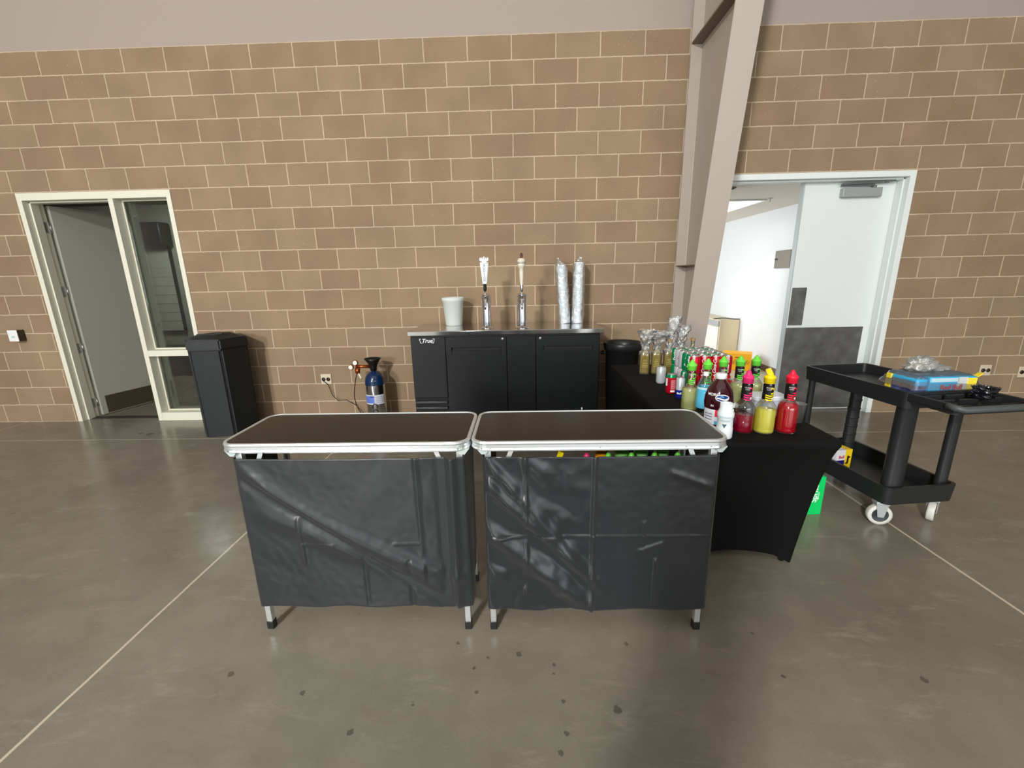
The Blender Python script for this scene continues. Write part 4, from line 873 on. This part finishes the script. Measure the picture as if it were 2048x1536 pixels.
# bagged liquor bottles -------------------------------------------
GOLD = liquid('golden_liquor', (238, 208, 92), .25)
CRUMP = film('crumpled_cellophane', (240, 244, 246), .3, .2, .14, bump=(34, 1., .02))
def sqring(bm, r, z, n=24, p=4.5):
    out = []
    for k in range(n):
        a = 2 * pi * k / n; c, s = cos(a), sin(a); q = (abs(c) ** p + abs(s) ** p) ** (-1 / p); out.append(bm.verts.new((r * q * c, r * q * s, z)))
    return out
def sqlathe(bm, prof):
    rs = [sqring(bm, r, z, p=p) for r, z, p in prof]
    for a, b in zip(rs, rs[1:]):
        for k in range(24): f = bm.faces.new([a[k], a[(k + 1) % 24], b[(k + 1) % 24], b[k]]); f.smooth = True
    bm.faces.new(rs[0][::-1]); bm.faces.new(rs[-1])
def liquor(x, y, label, bag, seed, tall):
    t = thing('liquor_bottle', label, 'bottle', (x, y, ZT), -.25)
    bm = B(); sqlathe(bm, [(.038, 0, 5), (.041, .006, 5), (.040, .02, 5), (.039, .15, 5), (.037, .168, 4), (.026, .19, 3), (.015, .205, 2), (.0135, .25, 2), (.016, .252, 2), (.016, .262, 2)]); obj('bottle_body', bm, film('thick_glass', (226, 230, 205), .4, .05, .03), t)
    bm = B(); sqlathe(bm, [(.035, .01, 5), (.037, .016, 5), (.0365, .145, 5), (.033, .163, 4), (.022, .184, 3)]); obj('liquid', bm, GOLD, t)
    bm = B(); lathe(bm, [(.0165, .245), (.0175, .25), (.0175, .27), (0, .272)], 16, cap=False); obj('stopper', bm, mat('cork_brown', (150, 120, 80), .6), t)
    bm = B()
    for k in range(5): box(bm, -.022 + .002 * k, .022 - .002 * k, -.0415, -.0405, .06 + k * .013, .064 + k * .013)
    obj('embossed_label', bm, mat('pale_emboss', (176, 166, 96), .3), t)
    if bag:
        bm = B()
        def f(u, v):
            a = 2 * pi * u; zz = .15 + (tall - .15) * v
            base = .046 if v < .15 else (.024 if v < .4 else .024 + (.045 if bag == 1 else .02) * min(1, (v - .4) * 2.2))
            nn = noise.noise(Vector((cos(a) * 1.6 + seed, sin(a) * 1.6, v * 5))) * .022 * (v > .1) + noise.noise(Vector((cos(a) * 5 + seed, sin(a) * 5, v * 16))) * .010
            r = max(.006, base + nn); ln = (.02 * bag) * max(0, v - .4)
            return (r * cos(a) + ln, r * sin(a) * .75, zz + .012 * noise.noise(Vector((cos(a) * 2, sin(a) * 2, seed))) * v)
        sheet(bm, 30, 30, f); obj('cellophane_bag', bm, CRUMP, t)
liquor(3.868, -1.23, 'gold liquor bottle in cellophane, end of the row toward the round bin', 1, 1.3, .345)
liquor(3.962, -1.22, 'gold liquor bottle in cellophane, second from the round bin', 1, 5.1, .335)
liquor(4.060, -1.21, 'gold liquor bottle with the tallest crumpled cellophane top', 2.6, 9.7, .44)
liquor(4.155, -1.19, 'gold liquor bottle in cellophane half hidden behind the can stack', 1.5, 3.3, .37)
liquor(4.250, -1.18, 'gold liquor bottle in cellophane nearest the steel column, behind the cans', 0, 7.7, .33)

# ------------------------------------------------------------------ utility cart
ang = radians(6.5)
t = thing('utility_cart', 'black two-shelf plastic utility cart with casters and a front handle', 'cart', (5.05, -2.215, 0), ang)
CART = mat('cart_black', (33, 35, 36), .45, bump=(160, .12, .001))
def tray(z0, z1, x0, x1, y0, y1, fl, name):
    bm = B(); r = .035; o1 = rrect(x0, x1, y0, y1, r); o2 = rrect(x0 - .006, x1 + .006, y0 - .006, y1 + .006, r); i2 = rrect(x0 + .012, x1 - .012, y0 + .012, y1 - .012, r * .7); i1 = rrect(x0 + .016, x1 - .016, y0 + .016, y1 - .016, r * .7)
    rings = [[bm.verts.new((x, y, z)) for x, y in q] for q, z in ((o1, z0), (o2, z1), (i2, z1), (i1, fl))]
    n = len(o1)
    for a, b in zip(rings, rings[1:]):
        for k in range(n): bm.faces.new([a[k], a[(k + 1) % n], b[(k + 1) % n], b[k]])
    bm.faces.new(rings[0][::-1]); bm.faces.new(rings[-1])
    return obj(name, bm, CART, t)
tray(.155, .265, 0, .445, 0, .78, .175, 'lower_tray')
tray(.755, .85, .0, .470, .0, .76, .79, 'upper_tray')
for px, py, w in ((.088, .068, .058), (.405, .06, .034), (.035, .715, .024), (.385, .70, .042)):
    bm = B(); lathe(bm, [(w * 1.12, .176), (w, .21), (w * .95, .74), (w * 1.1, .757)], 20, px, py, 0, sy=.8, ph=.2)
    if py > .6 and px > .3:
        for k in range(7): lathe(bm, [(w * 1.05, .26 + k * .065), (w * 1.05, .272 + k * .065)], 20, px, py, 0, sy=.8, ph=.2)
    obj('corner_post', bm, CART, t)
# handle section
bm = B(); prism(bm, rrect(.0, .47, -.235, .004, .03), .795, .808)
for (a, b, c, d) in ((.0, .02, -.235, 0), (.45, .47, -.235, 0), (.0, .47, -.01, .004)): box(bm, a, b, c, d, .80, .846, .004)
for k in range(3): box(bm, .03 + k * .14, .14 + k * .14, -.20, -.19, .806, .83); box(bm, .03 + k * .14, .14 + k * .14, -.12, -.11, .806, .836); box(bm, .03 + k * .14, .14 + k * .14, -.05, -.04, .806, .84)
obj('caddy_shelf', bm, CART, t)
bm = B(); tube(bm, [(-.002, -.20, .835), (.0, -.245, .832), (.02, -.262, .83), (.45, -.262, .83), (.47, -.245, .832), (.472, -.20, .835)], .017, 12); obj('push_handle', bm, mat('worn_handle', (72, 78, 78), .45), t)
for px, py, st in ((.032, .055, -.37), (.385, .055, .62), (.05, .70, .2), (.385, .70, .3)):
    ca = thing('caster', None, None, (px, py, 0), st); ca.parent = t
    bm = B(); lathe(bm, [(.0, -.014), (.040, -.016), (.044, -.018), (.0625, -.018), (.0645, -.010), (.0645, .010), (.0625, .018), (.044, .018), (.040, .016), (0, .014)], 30, cap=False)
    for f in bm.faces:
        c = f.calc_center_median(); f.material_index = 0 if sqrt(c.x ** 2 + c.y ** 2) > .046 else 1
    bmesh.ops.rotate(bm, verts=bm.verts, matrix=Matrix.Rotation(pi / 2, 3, 'X')); shift(bm, 0, 0, .065)
    obj('wheel', bm, [mat('white_tyre', (206, 204, 196), .45), mat('dark_hub', (52, 56, 60), .4)], ca)
    bm = B()
    for s in (-1, 1):
        a = [(-.016, .055), (.016, .055), (.03, .135), (-.03, .135)]; q = [bm.verts.new((x, s * .022, z)) for x, z in a]; w = [bm.verts.new((x, s * .026, z)) for x, z in a]; bm.faces.new(q); bm.faces.new(w[::-1])
        for k in range(4): bm.faces.new([q[k], w[k], w[(k + 1) % 4], q[(k + 1) % 4]])
    box(bm, -.035, .035, -.03, .03, .135, .155, .003); lathe(bm, [(.006, -.03), (.006, .03)], 8); bmesh.ops.recalc_face_normals(bm, faces=bm.faces)
    obj('fork', bm, mat('zinc_fork', (200, 206, 208), .35, .6), ca)
ct_M = Matrix.Translation((5.05, -2.215, 0)) @ Matrix.Rotation(ang, 4, 'Z')
def on_cart(x, y, z): return ct_M @ Vector((x, y, z))

# energy drink multipack in torn wrap
t = thing('drinks_multipack', 'torn plastic-wrapped multipack of blue and silver energy drinks on the cart', 'multipack', on_cart(.285, .155, .7915), ang - .06)
bm = B(); box(bm, -.115, .155, -.12, .10, 0, .128, .006); 
obj('carton_body', bm, mat('pack_blue', (58, 168, 214), .35), t)
bm = B(); box(bm, .045, .10, -.1215, -.1195, .0, .126); obj('silver_panel', bm, mat('pack_silver', (200, 206, 206), .35), t)
bm = B(); box(bm, .10, .1565, -.1225, .05, .0, .12, .002); obj('yellow_panel', bm, mat('pack_yellow', (240, 216, 60), .4), t)
bm = B(); box(bm, -.11, .05, -.1215, -.1195, .10, .122); obj('pale_panel', bm, mat('pack_pale', (190, 214, 222), .35), t)
text('Red Bull', .038, mat('pack_red_ink', (196, 30, 50), .4), t, (.012, -.1235, .068), bold=.0012)
bm = B(); box(bm, -.185, -.12, -.115, .06, 0, .115, .012); obj('end_cans', bm, mat('pack_purple_cans', (96, 104, 158), .3, .3, var=(30, .6)), t)
bm = B(); box(bm, -.187, -.118, -.117, .062, .07, .118, .012); obj('blue_end_flap', bm, mat('pack_blue', (0, 0, 0)), t)
bm = B(); box(bm, -.193, -.18, .04, .075, 0, .118, .003); obj('yellow_flap', bm, mat('pack_yellow', (0, 0, 0)), t)
bm = B(); sheet(bm, 6, 6, lambda u, v: (.155 + .08 * u, -.08 + (.05 - .02 * u) * v, .09 + .05 * u + .012 * sin(u * 6))); obj('torn_flap', bm, mat('pack_yellow', (0, 0, 0)), t, solid=.002)
bm = B()
def wrapf(u, v):
    x = -.21 + .40 * u; y = -.135 + .25 * v; e = min(1, min(v, 1 - v) * 7, min(u, 1 - u) * 9)
    return (x, y, .06 + .078 * e + .006 * noise.noise(Vector((u * 9, v * 7, 2))))
sheet(bm, 40, 24, wrapf); obj('shrink_wrap', bm, film('shrink_wrap_film', (240, 244, 246), .3, .12, .05, bump=(30, .8, .01)), t)
bm = B()
def puff(u, v):
    a = 2 * pi * u; b = pi * (v * .96 + .02); n_ = noise.noise(Vector((cos(a) * 1.8, sin(a) * 1.8, b * 2.2))) * .4 + noise.noise(Vector((cos(a) * 5, sin(a) * 5, b * 6))) * .18
    return (-.06 + .085 * (1 + n_) * sin(b) * cos(a) + .03 * v, .02 + .05 * (1 + n_) * sin(b) * sin(a), .175 - .045 * cos(b) * (1 + n_))
sheet(bm, 44, 26, puff)
def puff2(u, v):
    a = 2 * pi * u; b = pi * (v * .96 + .02); n_ = noise.noise(Vector((cos(a) * 2.8, sin(a) * 1.8, b * 2.2 + 7))) * .4
    return (.07 + .07 * (1 + n_) * sin(b) * cos(a), .03 + .04 * (1 + n_) * sin(b) * sin(a), .147 - .022 * cos(b) * (1 + n_))
sheet(bm, 34, 16, puff2); obj('loose_wrap', bm, film('loose_wrap_film', (236, 236, 222), .45, .2, .22, bump=(40, 1., .01)), t)

# black crumpled pouch on the caddy
t = thing('black_pouch', 'crumpled shiny black pouch sitting on the handle shelf of the cart', 'pouch', on_cart(.305, -.115, .842), .2)
bm = B()
def pouch(u, v):
    a = 2 * pi * u; n_ = 1 + .25 * noise.noise(Vector((cos(a) * 2, sin(a) * 2, v * 4))) + .12 * noise.noise(Vector((cos(a) * 7, sin(a) * 7, v * 9)))
    r = (.046 + .014 * v ** 2) * n_
    return (r * cos(a), r * sin(a) * .8, .055 * v + .008 * noise.noise(Vector((cos(a) * 6, sin(a) * 6, 2))) * v)
g = sheet(bm, 36, 12, pouch); bm.faces.new([g[i][0] for i in range(36)]); obj('pouch_body', bm, mat('glossy_black_foil', (18, 18, 24), .22, coat=.4), t, solid=.001, recalc=True)
bm = B()
for k in range(34):
    a = random.uniform(0, 2 * pi); r = random.uniform(.03, .055); l = random.uniform(.004, .014); x, y = r * cos(a), r * sin(a) * .8
    tube(bm, [(x, y, .045), (x * 1.15 + random.uniform(-.01, .01), y * 1.15, .05 + l)], [.0022, .001], 5)
obj('frayed_edge', bm, mat('glossy_black_foil', (0, 0, 0)), t)

# carton on lower tray
t = thing('small_carton', 'small torn yellow, white and navy carton on the cart lower shelf', 'carton', on_cart(.105, .49, .177), ang + .1)
bm = B(); box(bm, -.07, .06, -.06, .04, 0, .145, .003); obj('carton_body', bm, mat('carton_yellow', (244, 206, 20), .45), t)
bm = B(); box(bm, -.071, .002, -.062, .0, .072, .146); obj('white_panel', bm, mat('carton_white', (226, 226, 230), .45), t)
bm = B(); box(bm, -.071, .002, -.062, .0, -.0, .072); obj('navy_panel', bm, mat('carton_navy', (36, 30, 120), .45), t)
bm = B(); box(bm, .022, .036, -.062, -.06, .05, .10); box(bm, .03, .046, -.062, -.06, .085, .094); box(bm, .014, .034, -.062, -.06, .042, .052); obj('printed_mark', bm, mat('carton_black_ink', (40, 30, 20), .5), t)
text('Bull', .03, mat('pack_red_ink', (0, 0, 0)), t, (-.028, -.0635, .095), bold=.0006)

# green carton on the floor
t = thing('green_carton', 'bright green drinks carton standing on the floor behind the table cover', 'carton', (4.66, -2.06, 0), .05)
bm = B(); box(bm, -.13, .145, 0, .12, 0, .262, .003); obj('carton_body', bm, mat('vivid_green_card', (0, 200, 96), .4), t)
text('Sprite', .052, mat('carton_white_ink', (226, 250, 236), .4), t, (.085, -.002, .15), rot=(pi / 2, -pi / 2, 0), bold=.001)
text('12 PACK', .016, mat('carton_white_ink', (0, 0, 0)), t, (.11, -.002, .13), rot=(pi / 2, -pi / 2, 0))

# ------------------------------------------------------------------ light
w = bpy.data.worlds.new('world'); S.world = w; w.use_nodes = True
bgn = w.node_tree.nodes['Background']; bgn.inputs[0].default_value = (.86, .93, 1., 1); bgn.inputs[1].default_value = WORLD = 1.0
def area(name, loc, target, sx, sy, power, col=(1, 1, 1), spread=pi):
    l = bpy.data.lights.new(name, 'AREA'); l.shape = 'RECTANGLE'; l.size = sx; l.size_y = sy; l.energy = power; l.color = col; l.spread = spread
    o = bpy.data.objects.new(name, l); COL.objects.link(o); o.location = loc
    o.rotation_euler = (Vector(target) - Vector(loc)).to_track_quat('-Z', 'Y').to_euler(); return o
area('high_bay_far', (-2.4, -13.6, 3.3), (3.2, -.5, 1.1), 1.1, 1.0, 620, (1., .99, .97))
area('high_bay_near', (-.45, -11.2, 5.45), (3.4, -3., 0), .6, .6, 900, (1., .99, .97))
area('wide_bay_daylight', (6.8, -13.5, 2.2), (4.5, 0, 1.2), 8, 3.2, 300, (1., .99, .97))
area('store_room_fill', (-2.4, 1.6, 2.7), (-2.6, 2.2, 0), .6, .6, 38, (1., 1., .95))  # added fill to brighten the room behind the sidelight; no fixture there
area('overhead_fill', (3.5, -5.5, 5.5), (3.5, -5.5, 0), 9, 5, 95, (1., 1., .99))  # soft fill added overhead to lift the floor; the ceiling has no opening
area('hall_window_light', (3.4, 3.6, 1.4), (6.7, 3.2, .9), 1.6, 1.8, 98, (.90, .96, 1.))
S.view_settings.view_transform = 'Standard'; S.view_settings.look = 'None'; S.view_settings.gamma = 1; S.view_settings.use_curve_mapping = False
S.view_settings.exposure = 0.
